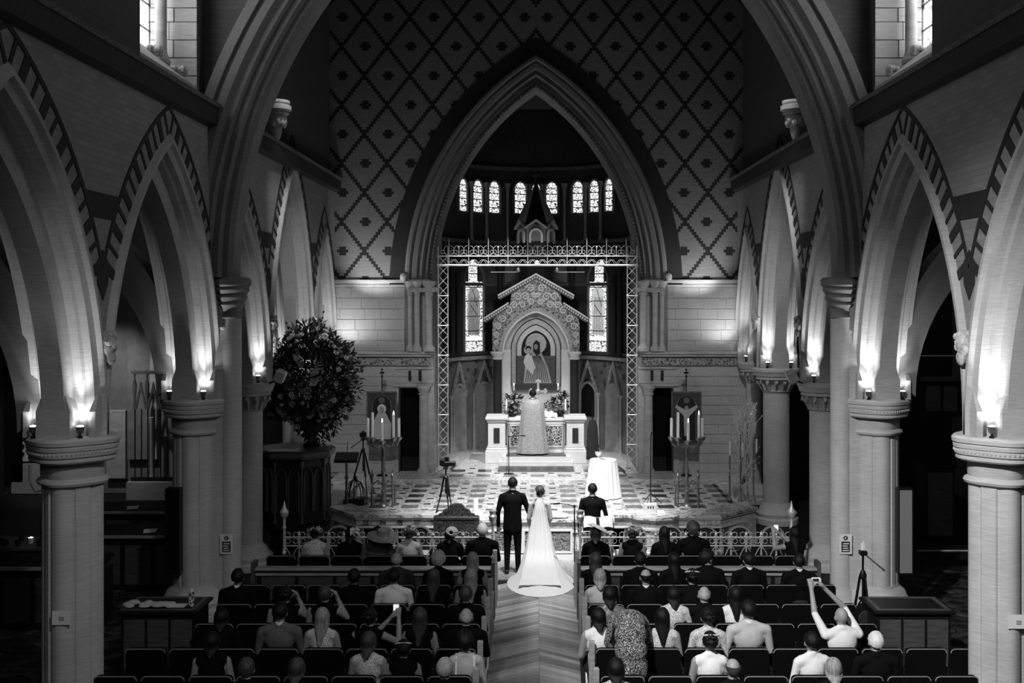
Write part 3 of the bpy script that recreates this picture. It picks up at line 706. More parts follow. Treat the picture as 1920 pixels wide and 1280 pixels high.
def round_column(s, y, r, label):
    t = thing('round_column', (s*WX, y, 0), label, 'column', 'round columns near the chancel')
    MB().lathe([(.5, 0), (.5, .12), (.45, .16), (.47, .24), (.4, .3), (.36, .38), (r+.02, .44), (r, .48)], 32).build('base', 'pier_stone', t)
    MB().lathe([(r, .47), (r, 3.02)], 32, caps=False).build('shaft', 'pier_stone', t)
    MB().lathe([(r, 3.0), (r+.04, 3.03), (r, 3.06), (r+.03, 3.15), (r+.1, 3.28)], 28).build('capital_bell', 'carved', t)
    lv = MB()
    for q in range(14):
        a = 2*pi*q/14
        lv.tube([((r+.01)*cos(a), (r+.01)*sin(a), 3.05), ((r+.07)*cos(a), (r+.07)*sin(a), 3.18), ((r+.15)*cos(a), (r+.15)*sin(a), 3.26), ((r+.14)*cos(a), (r+.14)*sin(a), 3.2)], [.03, .04, .045, .03], 6)
    lv.build('capital_leaves', 'carved', t)
    MB().lathe([(r+.1, 3.27), (r+.17, 3.31), (r+.15, 3.35), (r+.19, 3.38), (r+.21, 3.46), (r+.23, 3.48), (r+.23, 3.54), (r+.2, 3.56), (.1, 3.565)], 32).build('abacus', 'pier_stone', t)
    return t
names = {-1: 'left', 1: 'right'}
lampm = None
def uplight(s, y, xo, dy, watts, where):
    """small floodlight standing on a capital, aimed up the arch moulding"""
    x = s*(WX-xo); yy = y-.42+.09+dy
    t = thing('uplight', (x, yy, 3.562), 'small floodlight on %s' % where, 'uplight', 'uplights on the capitals')
    MB().lathe([(.03, 0), (.03, .02), (.012, .03), (.012, .06)], 10).build('stand', 'black_metal', t)
    MB().lathe([(.02, .05), (.04, .07), (.05, .13), (.046, .135)], 12).build('housing', 'brass', t)
    MB().lathe([(.044, .132), (.03, .145), (.005, .15)], 12).build('lamp_glass', 'bulb', t)
    spot('uplight_beam', (x, yy, 3.562+.17), (x-s*(.02 if xo > 0 else -.02), yy+.05, 5.6), watts, 46, 1, .03)
    spot('uplight_spill', (x, yy, 3.562+.17), (x, yy+.5, 4.6), watts*.08, 130, .8, .03)
PW = {-1: 85, 1: 130}
for s in (-1, 1):
    side = names[s]
    clustered_pier(s, 8.08, 'clustered stone pier nearest the gallery on the %s, mostly out of view' % side)
    clustered_pier(s, 12.64, 'nearest full-height clustered stone pier on the %s, with a small paper notice' % side)
    clustered_pier(s, 17.2, 'clustered stone pier on the %s carrying the great arch, with printed sign' % side, True)
    round_column(s, 20.5, .27, 'round stone column on the %s just past the great arch pier' % side)
    round_column(s, 24.55, .3, 'round stone column on the %s farthest towards the altar' % side)
    round_column(s, 27.05, .2, 'slim half column on the %s against the patterned chancel wall' % side)
    for y, nm, k in ((12.64, 'nearest pier', 1), (17.2, 'great arch pier', 1), (20.5, 'first round column', .9), (24.55, 'farthest round column', .9), (27.05, 'chancel wall half column', .5)):
        for xo, wh in ((.27, 'nave side'), (-.27, 'aisle side')):
            if y > 27 and xo < 0: continue
            uplight(s, y, xo, 0 if y < 20 else .02, PW[s]*k*(1 if xo > 0 else .7), 'the %s %s capital, %s' % (side, nm, wh))
    # wall washers at the chancel wall corners
    spot('wall_wash', (s*4.95, 26.6, 3.95), (s*4.3, 27.3, 5.4), 42, 120, .9, .05)
    spot('wall_wash', (s*4.4, 26.2, 5.0), (s*3.9, 27.2, 6.6), 115, 95, .9, .05)
# ------------------------------------------------------------------ marble parapet in front of the platform
par = thing('marble_parapet', (0, 21.5, 0), 'low white marble parapet with dark inlaid panels edging the raised platform', 'parapet')
PL = [(-4.32, 22.35), (-3.62, 21.5), (-1.55, 21.5), (-1.55, 21.08), (1.5, 21.08), (1.5, 21.5), (1.92, 21.5), (2.05, 21.3), (2.38, 21.2), (2.72, 21.3), (2.86, 21.5), (3.72, 21.5), (4.6, 22.35)]
PL = [(x, y-21.5) for x, y in PL]
def offset(pl, d):
    out = []
    for i, p in enumerate(pl):
        a = Vector(pl[max(i-1, 0)]); b = Vector(pl[min(i+1, len(pl)-1)]); q = Vector(p)
        n1 = (q-a) if i else (b-q); n2 = (b-q) if i < len(pl)-1 else (q-a)
        n1 = Vector((n1.y, -n1.x)).normalized(); n2 = Vector((n2.y, -n2.x)).normalized()
        n = (n1+n2); n = n.normalized() if n.length > 1e-6 else n1
        k = d/max(.5, n.dot(n1)); out.append((p[0]+n.x*k, p[1]+n.y*k))
    return out
def band(pl, d0, d1, z0, z1):
    o_, i_ = offset(pl, d1), offset(pl, d0)
    return MB().ribbon(o_, i_, 'z', z0, z1)
band(PL, -.16, .0, 0, .72).build('parapet_wall', 'marble_soft', par, smooth=0)
band(PL, -.5, .05, .74, .80).build('cap_slab', 'marble_veined', par, smooth=0)
band(PL, -.2, .03, .70, .75).build('cap_moulding', 'white_stone', par, smooth=0)
band(PL, -.1, .025, .53, .575).build('string_moulding', 'white_stone', par, smooth=0)
band(PL, -.1, .06, 0, .1).build('plinth', 'white_stone', par, smooth=0)
def seg_panels(a, b, spec):
    a, b = Vector(a), Vector(b); d = (b-a); L = d.length; d.normalize(); n = Vector((d.y, -d.x)); ang = math.atan2(d.y, d.x)
    for t0, t1, z0, z1, m_, dep in spec:
        c = a+d*(t0*L); w_ = (t1-t0)*L
        o = MB().box(0, w_, -dep, .02, z0, z1, .006).build('inlay_panel', m_, par, loc=(c.x, c.y, 0), smooth=0); o.rotation_euler = (0, 0, ang)
alt = ['marble_panel', 'marble_grey', 'marble_panel', 'marble_grey']
seg_panels(PL[1], PL[2], [(k/6+.04, k/6+.075+.05*(k % 2), .12, .52, alt[k % 4], .012) for k in range(6)]+[(k/6+.06, k/6+.12, .59, .69, 'marble_panel', .01) for k in range(6)])
seg_panels(PL[10], PL[11], [(.05, .14, .12, .52, 'marble_panel', .012), (.35, .42, .12, .52, 'marble_black', .012), (.75, .86, .12, .52, 'marble_grey', .012)])
seg_panels(PL[0], PL[1], [(.1, .35, .12, .52, 'marble_grey', .012), (.6, .9, .12, .52, 'marble_panel', .012)])
seg_panels(PL[11], PL[12], [(.08, .2, .12, .52, 'marble_panel', .012), (.3, .55, .12, .52, 'marble_grey', .012), (.62, .7, .12, .52, 'marble_black', .012), (.75, .95, .12, .52, 'marble_grey', .012)])
for x0, x1, m_ in ((-1.42, -1.14, 'marble_black'), (-.82, -.3, 'marble_panel'), (-.22, .2, 'marble_panel'), (.27, .68, 'marble_panel'), (.98, 1.3, 'marble_black')):
    MB().box(x0, x1, -.445, -.40, .17, .56, .004).build('inlay_panel', m_, par, smooth=0)
    MB().ribbon([(x0-.04, .13), (x1+.04, .13), (x1+.04, .60), (x0-.04, .60)], [(x0, .17), (x1, .17), (x1, .56), (x0, .56)], 'y', -.46, -.41, True).build('panel_frame', 'white_stone', par, smooth=0)

# ------------------------------------------------------------------ altar
alr = thing('altar', (0, 29.2, ZT), 'white marble altar with carved scroll panels between two plinths', 'altar')
MB().box(-.98, .98, -.95, .9, 0, .12, .01).build('step', 'white_stone', alr, smooth=0)
MB().box(-.9, .9, -.85, .9, .12, .24, .01).build('step', 'white_stone', alr, smooth=0)
MB().box(-.78, .78, .0, .8, .24, 1.08, .01).build('table_body', 'white_stone', alr, smooth=0)
MB().box(-.85, .85, -.06, .85, 1.08, 1.17, .02).build('table_top', 'marble_white', alr, smooth=0)
MB().box(-.8, .8, -.03, .03, 1.0, 1.08, .01).build('top_moulding', 'white_stone', alr, smooth=0)
for s in (-1, 1):
    x0, x1 = sorted((s*.12, s*.7))
    MB().box(x0, x1, -.03, .02, .42, .95, .004).build('scroll_panel', 'scroll_panel', alr, smooth=0)
    MB().ribbon([(x0-.04, .38), (x1+.04, .38), (x1+.04, .99), (x0-.04, .99)], [(x0, .42), (x1, .42), (x1, .95), (x0, .95)], 'y', -.045, .01, True).build('panel_frame', 'white_stone', alr, smooth=0)
    x = s*1.06
    pd = MB()
    for z0, z1, w_ in ((0, .35, .3), (.35, .42, .27), (.42, 1.1, .23), (1.1, 1.17, .26), (1.17, 1.25, .3)): pd.box(x-w_, x+w_, -.55+(.3-w_), .35, z0, z1, .015)
    p_ = pd.build('plinth', 'white_stone', alr, smooth=0)
    MB().box(x-.08, x+.08, -.50, -.44, .55, .95, .004).build('inset_panel', 'black_brick', p_, smooth=0)

# ------------------------------------------------------------------ gabled altarpiece
rd = thing('altarpiece', (0, 30.3, ZT), 'gabled carved altarpiece with arched niche on two black columns behind the altar', 'altarpiece')
q_ = 1/66.0
def rx(px): return (px-1006)*q_
def rz(py): return EYE-(py-HY)*q_-ZT
inn = [(x, z) for x, z in arc_pts(.25, 1.2, 0, rz(660), 12, rz(785))]
outp = [(-1.24, rz(785)), (-1.24, rz(600)), (-.72, rz(565)), (-.72, rz(548)), (-.02, rz(520)), (.02, rz(520)), (.72, rz(548)), (.72, rz(565)), (1.24, rz(600)), (1.24, rz(785))]
def resample(poly, n):
    L = [0]
    for a, b in zip(poly, poly[1:]): L.append(L[-1]+math.dist(a, b))
    out = []; j = 0
    for i in range(n):
        t = L[-1]*i/(n-1)
        while j < len(L)-2 and L[j+1] < t: j += 1
        k = (t-L[j])/max(1e-9, L[j+1]-L[j]); out.append((poly[j][0]+(poly[j+1][0]-poly[j][0])*k, poly[j][1]+(poly[j+1][1]-poly[j][1])*k))
    return out
up_in = arc_pts(.25, 1.2, 0, rz(660), 20)
upp = [(-1.24, rz(660)), (-1.24, rz(600)), (-.72, rz(568)), (-.72, rz(552)), (0, rz(522)), (.72, rz(552)), (.72, rz(568)), (1.24, rz(600)), (1.24, rz(660))]
MB().ribbon(resample(upp, 41), resample(up_in, 41), 'y', 0, .35).build('gable_wall', 'scroll_relief', rd, smooth=0)
for e in (-1, 1):
    for cx, cz, r_ in ((.16, rz(540), .12), (.3, rz(556), .13), (.52, rz(556), .12), (.14, rz(566), .1), (.62, rz(572), .11), (.78, rz(582), .12), (.95, rz(598), .12), (1.08, rz(612), .11), (1.12, rz(628), .09), (1.13, rz(643), .08), (.4, rz(571), .1), (.05, rz(553), .08)):
        MB().tube([(e*(cx+r_*(1-t_/15)*cos(t_*.75)), -.015, cz+r_*(1-t_/15)*sin(t_*.75)) for t_ in range(14)], [.022*(1-t_/22) for t_ in range(14)], 5).build('scroll_ornament', 'white_stone', rd)
MB().ribbon(resample(arc_pts(.25, 1.2, .09, rz(660), 20), 41), resample(up_in, 41), 'y', -.05, .1).build('arch_moulding', 'carved', rd, smooth=0)
MB().ribbon(resample(arc_pts(.25, 1.2, .0, rz(660), 20), 41), resample(arc_pts(.25, 1.2, -.05, rz(660), 20), 41), 'y', -.02, .1).build('arch_moulding', 'white_stone', rd, smooth=0)
for s in (-1, 1):
    for (xa, za), (xb, zb), nm in (((0, rz(512)), (s*1.08, rz(552)), 'upper'), ((s*.78, rz(566)), (s*1.48, rz(595)), 'lower')):
        MB().prism([(xa, za), (xb, zb), (xb, zb-.05), (xa, za-.05)], 'y', -.14, .33).build('gable_roof', 'white_stone', rd, smooth=0)
        MB().prism([(xa, za-.05), (xb-s*.02, zb-.05), (xb-s*.06, zb-.15), (xa, za-.17)], 'y', -.09, .33).build('gable_cornice', 'carved_dark', rd, smooth=0)
        n_ = int(math.dist((xa, za), (xb, zb))/.075)
        for k in range(n_):
            t = (k+.5)/n_; cx, cz = xa+(xb-xa)*t, za+(zb-za)*t-.105
            MB().box(cx-.02, cx+.02, -.12, -.08, cz-.025, cz+.025).build('dentil', 'white_stone', rd, smooth=0)
    # black marble columns and inner white piers
    c_ = MB().lathe([(.17, 0), (.17, .05), (.13, .1), (.125, .12), (.12, rz(672)-rz(783)-.02)], 20, (s*1.09, -.1, rz(783))).build('column', 'black_brick', rd)
    MB().lathe([(.13, 0), (.15, .03), (.12, .06), (.17, .14), (.2, .17), (.2, .22)], 20, (s*1.09, -.1, rz(672)-.02)).build('capital', 'white_stone', c_)
    MB().box(min(s*.72, s*.97), max(s*.72, s*.97), .02, .34, rz(785), rz(655), .01).build('inner_pier', 'white_stone', rd, smooth=0)
    MB().box(min(s*.97, s*1.24), max(s*.97, s*1.24), .2, .34, rz(785), rz(655)).build('side_wall', 'carved', rd, smooth=0)
MB().prism(arc_pts(.25, 1.15, 0, rz(660), 12, rz(785)), 'y', .42, .5).build('niche_back', 'white_stone', rd, smooth=0)
MB().box(-1.3, 1.3, .0, .33, -.0, rz(785)).build('pedestal', 'carved', rd, smooth=0)
def larc(hw, top, zb, n=14):
    w_ = hw; rise = w_*1.25; return arc_pts((rise*rise/w_-w_)/2, (rise*rise/w_+w_)/2, 0, rz(top)-rise, n, rz(zb))
ic = put('icon_panel', None, rd)
for hw0, hw1, t0, t1, m_, d in ((.73, .70, 596, 598, 'ink', .36), (.70, .58, 598, 608, 'lace', .37), (.58, .55, 608, 610, 'ink', .355), (.55, .42, 610, 620, 'white_stone', .37)):
    MB().ribbon(resample(larc(hw0, t0, 725), 41), resample(larc(hw1, t1, 725), 41), 'y', d, .43).build('arch_band', m_, ic, smooth=0)
MB().prism(larc(.46, 618, 725), 'y', .39, .425).build('ground', 'charcoal_cloth', ic, smooth=0)
MB().box(-.55, .55, .36, .42, rz(725), rz(668)).build('ground', 'grey_cloth', ic, smooth=0)
def disc(cx, cz, rx_, rz_, y0, y1, nm, m_, n=18): return MB().prism([(cx+rx_*cos(2*pi*k/n), cz+rz_*sin(2*pi*k/n)) for k in range(n)], 'y', y0, y1).build(nm, m_, ic, smooth=0)
disc(.0, rz(645), .3, .3, .375, .39, 'halo', 'lace')
MB().prism([(.02, rz(636)), (.12, rz(642)), (.14, rz(660)), (.34, rz(690)), (.45, rz(720)), (-.36, rz(720)), (-.32, rz(690)), (-.1, rz(662)), (-.08, rz(645))], 'y', .345, .385).build('robed_figure', 'light_cloth', ic, smooth=0)
MB().prism([(.0, rz(638)), (.11, rz(643)), (.12, rz(664)), (.02, rz(668)), (-.08, rz(660)), (-.08, rz(645))], 'y', .33, .36).build('hood', 'charcoal_cloth', ic, smooth=0)
disc(.0, rz(651), .055, .085, .32, .335, 'face', 'skin')
disc(-.22, rz(657), .13, .13, .33, .36, 'halo', 'light_cloth')
MB().prism([(-.22, rz(664)), (-.12, rz(668)), (-.02, rz(690)), (-.1, rz(704)), (-.3, rz(690)), (-.36, rz(680)), (-.31, rz(668))], 'y', .32, .35).build('child_figure', 'white_cloth', ic, smooth=0)
disc(-.22, rz(654), .08, .075, .315, .335, 'hair', 'hair_black'); disc(-.22, rz(657.5), .055, .07, .305, .32, 'face', 'skin_light')
fl = MB()
for k in range(12): fl.tube([(-.3+.06*k, .34, rz(718)), (-.22+.045*k, .34, rz(690)), (-.1+.02*k, .34, rz(668))], .008, 4)
fl.build('robe_fold', 'charcoal_cloth', ic, smooth=0)
MB().box(-.62, .62, .3, .42, rz(732), rz(722)).build('icon_base', 'embroidered', rd, smooth=0)

# spired canopy rising behind the gable
sp = thing('spired_canopy', (0, 31.35, ZT), 'dark pointed spire with small white arches rising behind the altarpiece', 'spire')
q2 = 31.0/F
def sz(py): return EYE-(py-HY)*q2-ZT
hexs = lambda r, z: [(r*cos(k*pi/3), r*sin(k*pi/3), z) for k in range(6)]
MB().loft([hexs(.5, 0), hexs(.5, sz(450))]).build('support', 'black_brick', sp, smooth=0)
MB().loft([hexs(.5, sz(452)), hexs(.55, sz(446)), hexs(.55, sz(425)), hexs(.5, sz(420))]).build('arcade_drum', 'stone_dark', sp, smooth=0)
MB().loft([hexs(.6, sz(418)), hexs(.56, sz(412)), hexs(.36, sz(385)), hexs(.2, sz(365)), hexs(.05, sz(345))]).build('spire', 'wood_dark', sp, smooth=0)
for k in range(6):
    a = -pi/2+(k-.0)*pi/3; n_ = put('small_arch', None, sp); n_.location = (.48*cos(a), .48*sin(a), sz(455)); n_.rotation_euler = (0, 0, a+pi/2)
    MB().ribbon(resample(arc_pts(.0, .2, 0, .22, 8, 0), 17), resample(arc_pts(.0, .14, 0, .22, 8, 0), 17), 'y', -.06, .0).build('arch_rim', 'white_stone', n_, smooth=0)
    for s in (-1, 1): MB().prism([(0, .68), (s*.3, .46), (s*.3, .40), (0, .6)], 'y', -.1, .0).build('gablet', 'stone', n_, smooth=0)
MB().tube([(0, 0, sz(348)), (0, 0, sz(318))], .03, 6).box(-.12, .12, -.02, .02, sz(328), sz(324)).ball((0, 0, sz(343)), .07, 8, 6).build('finial_cross', 'iron', sp)
spot('canopy_lamp', (0, 30.15, 6.55), (0, 31.2, 6.9), 6, 120, .8, .03)
# ------------------------------------------------------------------ gilded openwork screen
sn = thing('openwork_screen', (0, 26.95, ZT), 'tall gilded openwork metal screen with lattice posts and spiked crest across the arch', 'screen')
d_ = 26.95
def gz(py): return zat(py, d_)-ZT
def gx(px): return xat(px, d_)
for pxa, pxb in ((822, 840), (1176, 1194)):
    po = put('lattice_post', None, sn); xa, xb = gx(pxa), gx(pxb); top = gz(480)
    for x in (xa, xb): MB().tube([(x, 0, 0), (x, 0, gz(462))], .014, 6).build('upright', 'gilt', po)
    k = 0; z = 0; dz = (top)/22
    for k in range(22):
        lt = MB().tube([(xa, 0, k*dz), (xb, 0, (k+1)*dz)], .009, 5).tube([(xb, 0, k*dz), (xa, 0, (k+1)*dz)], .009, 5)
        if k % 3 == 0: lt.tube([(xa, 0, k*dz), (xb, 0, k*dz)], .012, 5).ball((xa, 0, k*dz), .028, 6, 4).ball((xb, 0, k*dz), .028, 6, 4)
        lt.ball(((xa+xb)/2, 0, (k+.5)*dz), .022, 6, 4); lt.build('lattice', 'gilt', po)
    MB().box(xa-.04, xb+.04, -.06, .06, 0, .06, .01).build('foot', 'gilt', po)
for py, r in ((497, .028), (480, .014)):
    MB().tube([(gx(820), 0, gz(py)), (gx(1196), 0, gz(py))], r, 8).build('beam', 'gilt', sn)
for k in range(19):
    x = gx(842)+(gx(1174)-gx(842))*k/18; tall = k % 2 == 0
    sp_ = MB().tube([(x, 0, gz(497) if tall else gz(480)), (x, 0, gz(452 if tall else 464)), (x, 0, gz(446 if tall else 460))], [.012, .012, .002], 6)
    if not tall: sp_.ball((x, 0, gz(463)), .03, 6, 4)
    for e in (-1, 1):
        sp_.tube([(x+e*(.02+.11*sin(t*.5)), 0, gz(478)+.12*(1-cos(t*.5))) for t in range(7)], .008, 4)
        sp_.tube([(x+e*(.16-.05*cos(t)), 0, gz(472)+.05*sin(t)) for t in range(7)], .007, 4)
        sp_.tube([(x+e*.2*t/5, 0, gz(494)+.1*sin(t*.63)) for t in range(6)], .007, 4)
    sp_.build('crest_spike', 'gilt', sn)
for px in (886, 1007, 1128):
    MB().prism([(gx(px)-.09, gz(497)), (gx(px)+.09, gz(497)), (gx(px), gz(487))], 'y', -.04, .04).ball((gx(px), 0, gz(491)), .05, 6, 5).build('crest_boss', 'white_stone', sn)
for px in (972, 1044):
    MB().tube([(gx(px), 0, gz(498)), (gx(px), 0, gz(506))], .008, 5).lathe([(.02, .06), (.05, 0), (.045, -.05)], 10, (gx(px), 0, gz(506))).build('hanging_lamp', 'brass', sn)
    MB().tube([(gx(px), 0, gz(510)), (gx(px+(-52 if px < 1000 else 52)), 0, gz(510))], .006, 4).build('tie_rod', 'gilt', sn)

# ------------------------------------------------------------------ things on and around the altar
ALT = ZT+1.17
def candle(name, x, y, z, h, r, label, group, holder=.0, hmat='brass', lit=True, parent=None):
    t = thing(name, (x, y, z), label, 'candle', group)
    if holder: MB().lathe([(r*2.4, 0), (r*2.2, .02), (r*.6, .05), (r*.8, holder*.5), (r*.5, holder*.6), (r*1.6, holder-.03), (r*1.7, holder)], 12).build('holder', hmat, t)
    MB().lathe([(r, holder), (r, holder+h), (r*.3, holder+h+.005)], 10).build('wax', 'wax', t)
    if lit: MB().lathe([(.002, holder+h), (.009, holder+h+.02), (.001, holder+h+.055)], 6).build('flame', 'flame', t)
    return t
for s in (-1, 1):
    side = names[s]
    candle('altar_candle', s*.62, 29.95, ALT+.13, .42, .026, 'tall lit candle on the altar shelf, %s of the icon' % side, 'altar candles', .28)
    candle('altar_candle', s*.81, 29.3, ALT, .3, .026, 'shorter candle at the %s end of the altar top' % side, 'altar candles', .2, lit=False)
sh = thing('altar_shelf', (0, 30.02, ALT), 'carved stone shelf at the back of the altar top', 'shelf')
MB().box(-.83, .83, -.13, .0, 0, .128, .01).build('ledge', 'scroll_relief', sh, smooth=0)
cr = thing('altar_cross', (.06, 29.92, ALT+.13), 'ornate bright standing cross in front of the icon', 'cross')
MB().lathe([(.1, 0), (.09, .03), (.03, .06), (.025, .3)], 12).build('foot', 'gilt', cr)
c_ = MB().box(-.03, .03, -.015, .015, .28, .82).box(-.22, .22, -.015, .015, .5, .56)
for x, z in ((-.23, .53), (.23, .53), (0, .83), (-.2, .57), (.2, .57), (-.2, .49), (.2, .49), (-.04, .8), (.04, .8)): c_.ball((x, 0, z), .045, 8, 5)
c_.ball((0, 0, .53), .08, 8, 6); c_.build('cross', 'gilt', cr)
def bloom_mesh(m_, seed, n1=6):
    rr = random.Random(seed); mb = MB()
    for ring, (cnt, r, tilt, ln) in enumerate(((n1, .55, .45, .42), (n1, .4, .95, .42), (4, .2, 1.3, .42))):
        for k in range(cnt):
            a = 2*pi*k/cnt+ring*.5+rr.uniform(-.1, .1); ca, sa = cos(a), sin(a); ct, st = cos(tilt), sin(tilt)
            def pt(u, v): return (ca*(u*ct+.08)-sa*v, sa*(u*ct+.08)+ca*v, u*st)
            mb.add([pt(0, 0), pt(ln*.6, -.26), pt(ln*1.25, -.15), pt(ln*1.4, .0), pt(ln*1.25, .15), pt(ln*.6, .26)], [(0, 1, 2, 3, 4, 5)])
    mb.ball((0, 0, .22), (.12, .12, .14), 6, 4)
    return mb.build('blossom', m_, data_only=True, smooth=60)
BL = [bloom_mesh(m_, i) for i, m_ in enumerate(('petal', 'petal_light', 'petal_dark', 'petal'))]
def leaf_quad(mb, c, d, up, ln, w_):
    d = d.normalized(); s_ = d.cross(up); s_ = s_.normalized() if s_.length > 1e-4 else Vector((1, 0, 0)); b = c+d*ln
    n_ = s_.cross(d)*.1*ln; m_ = c+d*ln*.45
    mb.add([c, m_+s_*w_+n_, b, m_-s_*w_+n_], [(0, 1, 2, 3)])
def bouquet(t, cz, rxy, rzv, nfl, nleaf, size, seed, light=.3, lf=1.0):
    rr = random.Random(seed); lv = MB(); C = Vector((0, 0, cz))
    def lob(d): return 1+.38*mnoise.noise(Vector(d)*1.7+Vector((seed, 0, 0)))
    for k in range(nleaf):
        u = rr.uniform(-1, 1); a = rr.uniform(0, 2*pi); q = sqrt(1-u*u); rad_ = rr.uniform(.45, 1.0)**.5
        d = Vector((q*cos(a), q*sin(a), u)); p = C+Vector((d.x*rxy, d.y*rxy, d.z*rzv))*rad_*lob(d)
        dd = (d+Vector((rr.uniform(-.8, .8), rr.uniform(-.8, .8), rr.uniform(-.4, .9)))); leaf_quad(lv, p, dd, Vector((rr.random(), rr.random(), 1)), lf*size*rr.uniform(.7, 1.7), lf*size*rr.uniform(.2, .4))
    for k in range(60):
        u = rr.uniform(-.7, 1); a = rr.uniform(0, 2*pi); q = sqrt(1-u*u); d = Vector((q*cos(a), q*sin(a), u)); p = C+Vector((d.x*rxy, d.y*rxy, d.z*rzv))*rr.uniform(1, 1.25)*lob(d)
        lv.tube([Vector((0, 0, cz-rzv)), C+(p-C)*.5, p], size*.04, 3)
        for j in range(4): leaf_quad(lv, C+(p-C)*(.75+.08*j), d+Vector((rr.uniform(-1, 1), rr.uniform(-1, 1), .3)), Vector((0, 0, 1)), size*.6, size*.2)
    o = lv.build('foliage', 'leaf', t, smooth=0); o['kind'] = 'stuff'
    for k in range(nfl):
        u = rr.uniform(-.85, .95); a = rr.uniform(pi, 2*pi) if rr.random() < .8 else rr.uniform(0, pi); q = sqrt(1-u*u); d = Vector((q*cos(a), q*sin(a), u))
        p = C+Vector((d.x*rxy, d.y*rxy, d.z*rzv))*rr.uniform(.88, 1.03)*lob(d)
        me = BL[1] if rr.random() < light else rr.choice(BL)
        o = put('blossom', me, t, p); o.rotation_euler = (d+Vector((0, -.35, .1))).to_track_quat('Z', 'Y').to_euler(); sc_ = size*rr.uniform(.55, 1.15)*.8; o.scale = (sc_,)*3
for s in (-1, 1):
    t = thing('altar_flowers', (s*.66, 29.5, ALT), 'small arrangement of pale flowers in a pot at the %s of the altar' % names[s], 'flowers', 'altar flower arrangements')
    MB().lathe([(.06, 0), (.09, .05), (.1, .12), (.08, .16)], 12).build('pot', 'charcoal_cloth', t)
    bouquet(t, .38, .2, .28, 44, 80, .12, 20+s, .75)
bk = thing('open_book', (.36, 29.32, ALT+.062), 'open white missal tilted on a stand on the altar', 'book')
MB().box(-.12, .12, -.02, .12, -.06, .0, .01).build('book_stand', 'wood_dark', bk, smooth=0)
for s in (-1, 1):
    pg = MB().loft([[(s*x, y, z+.015*sin(x*14)+y*.55) for x, z in ((0, 0), (.08, .02), (.16, .015), (.23, .0))] for y in (-.12, .14)]+[[(s*x, .14, z-.02+.14*.55) for x, z in ((0, 0), (.08, .0), (.16, .0), (.23, .0))], [(s*x, -.12, z-.02-.12*.55) for x, z in ((0, 0), (.08, .0), (.16, .0), (.23, .0))]], False, False)
    pg.build('page_block', 'paper', bk, smooth=0)
cl = thing('altar_linen', (-.3, 29.28, ALT), 'folded white linen cloth on the altar beside the priest', 'cloth')
MB().loft([[(-.28, -.12, .0), (.1, -.14, .0), (.12, .12, .0), (-.26, .13, .0)], [(-.27, -.12, .03), (.09, -.13, .04), (.11, .12, .025), (-.25, .12, .03)]]).build('folded_cloth', 'white_cloth', cl)
cds = thing('altar_card', (.36, 29.9, ALT+.13), 'upright patterned card leaning on the altar shelf', 'card')
MB().box(-.14, .14, -.03, -.01, 0, .32).build('card_face', 'scroll_panel', cds, smooth=0)
rg = thing('patterned_rug', (0, 27.75, ZT+.006), 'dark patterned runner rug lying before the altar steps', 'rug')
MB().box(-.98, .98, -.42, .36, 0, .012, .004).build('pile', 'rug', rg, smooth=0)
fr = MB()
for k in range(30):
    for s in (-1, 1): fr.box(s*1.0-.015, s*1.0+.015, -.41+k*.0265, -.40+k*.0265, 0, .006)
fr.build('fringe', 'light_cloth', rg, smooth=0)['kind'] = 'stuff'
for k in range(5):
    MB().box(-.8+.34*k, -.58+.34*k, -.28, .22, .012, .014).build('motif', 'scroll_dark', rg, smooth=0)
rg2 = thing('priest_rug', (0, 28.68, ZT+.242), 'dark rug under the priest on the altar step', 'rug')
MB().box(-.8, .8, -.33, .3, 0, .012, .004).build('pile', 'rug', rg2, smooth=0)
# ------------------------------------------------------------------ furniture on the platform
def candelabrum(x, y, label):
    t = thing('candelabrum', (x, y, ZS), label, 'candelabrum', 'tall brass candelabra')
    top = 1.42
    MB().lathe([(.12, 0), (.1, .04), (.05, .07), (.04, .3), (.06, .33), (.035, .37), (.035, .72), (.06, .76), (.05, .8), (.03, .84), (.028, top-.1), (.07, top-.06), (.05, top)], 14).build('stem', 'brass', t)
    for e in (-1, 1):
        MB().tube([(0, 0, .42), (e*.12, 0, .56), (e*.24, 0, .46), (e*.26, 0, .3), (e*.25, 0, .0)], [.02, .022, .02, .018, .03], 8).build('leg', 'brass', t)
        p_ = MB().lathe([(.035, 0), (.022, .05), (.018, .3), (.035, .33), (.02, .36), (.018, .6), (.03, .64), (.045, .7), (.012, .75), (.02, .78), (.002, .84)], 10, (e*.22, -.16, .0)).build('side_post', 'brass', t)
    MB().tube([(0, 0, .42), (0, .16, .5), (0, .24, .3), (0, .26, 0)], .02, 8).build('leg', 'brass', t)
    for k, a in enumerate((pi, pi*1.28, pi*1.5, pi*1.75, 0)):
        ca, sa = cos(a)*.34, sin(a)*.2; hz = .0 if k != 2 else -.06
        MB().tube([(0, 0, top-.06), (ca*.5, sa*.5, top-.14), (ca*.9, sa*.9, top-.08), (ca, sa, top+.02+hz)], .015, 7).build('arm', 'brass', t)
        MB().lathe([(.02, 0), (.06, .05), (.075, .09), (.05, .1)], 12, (ca, sa, top+hz)).build('cup', 'brass', t)
        cdl = MB().lathe([(.032, .08), (.03, .5+.14*(k == 1)+.1*(k == 3)), (.01, .51+.14*(k == 1)+.1*(k == 3))], 10, (ca, sa, top+hz)).build('candle', 'wax', t)
        if k in (2, 3): MB().lathe([(.002, .5+.1*(k == 3)), (.012, .53+.1*(k == 3)), (.001, .58+.1*(k == 3))], 6, (ca, sa, top+hz)).build('flame', 'flame', cdl)
    return t
candelabrum(xat(719, 23.4), 23.4, 'tall brass candelabrum in front of the robed saint banner, beside the left doorway')
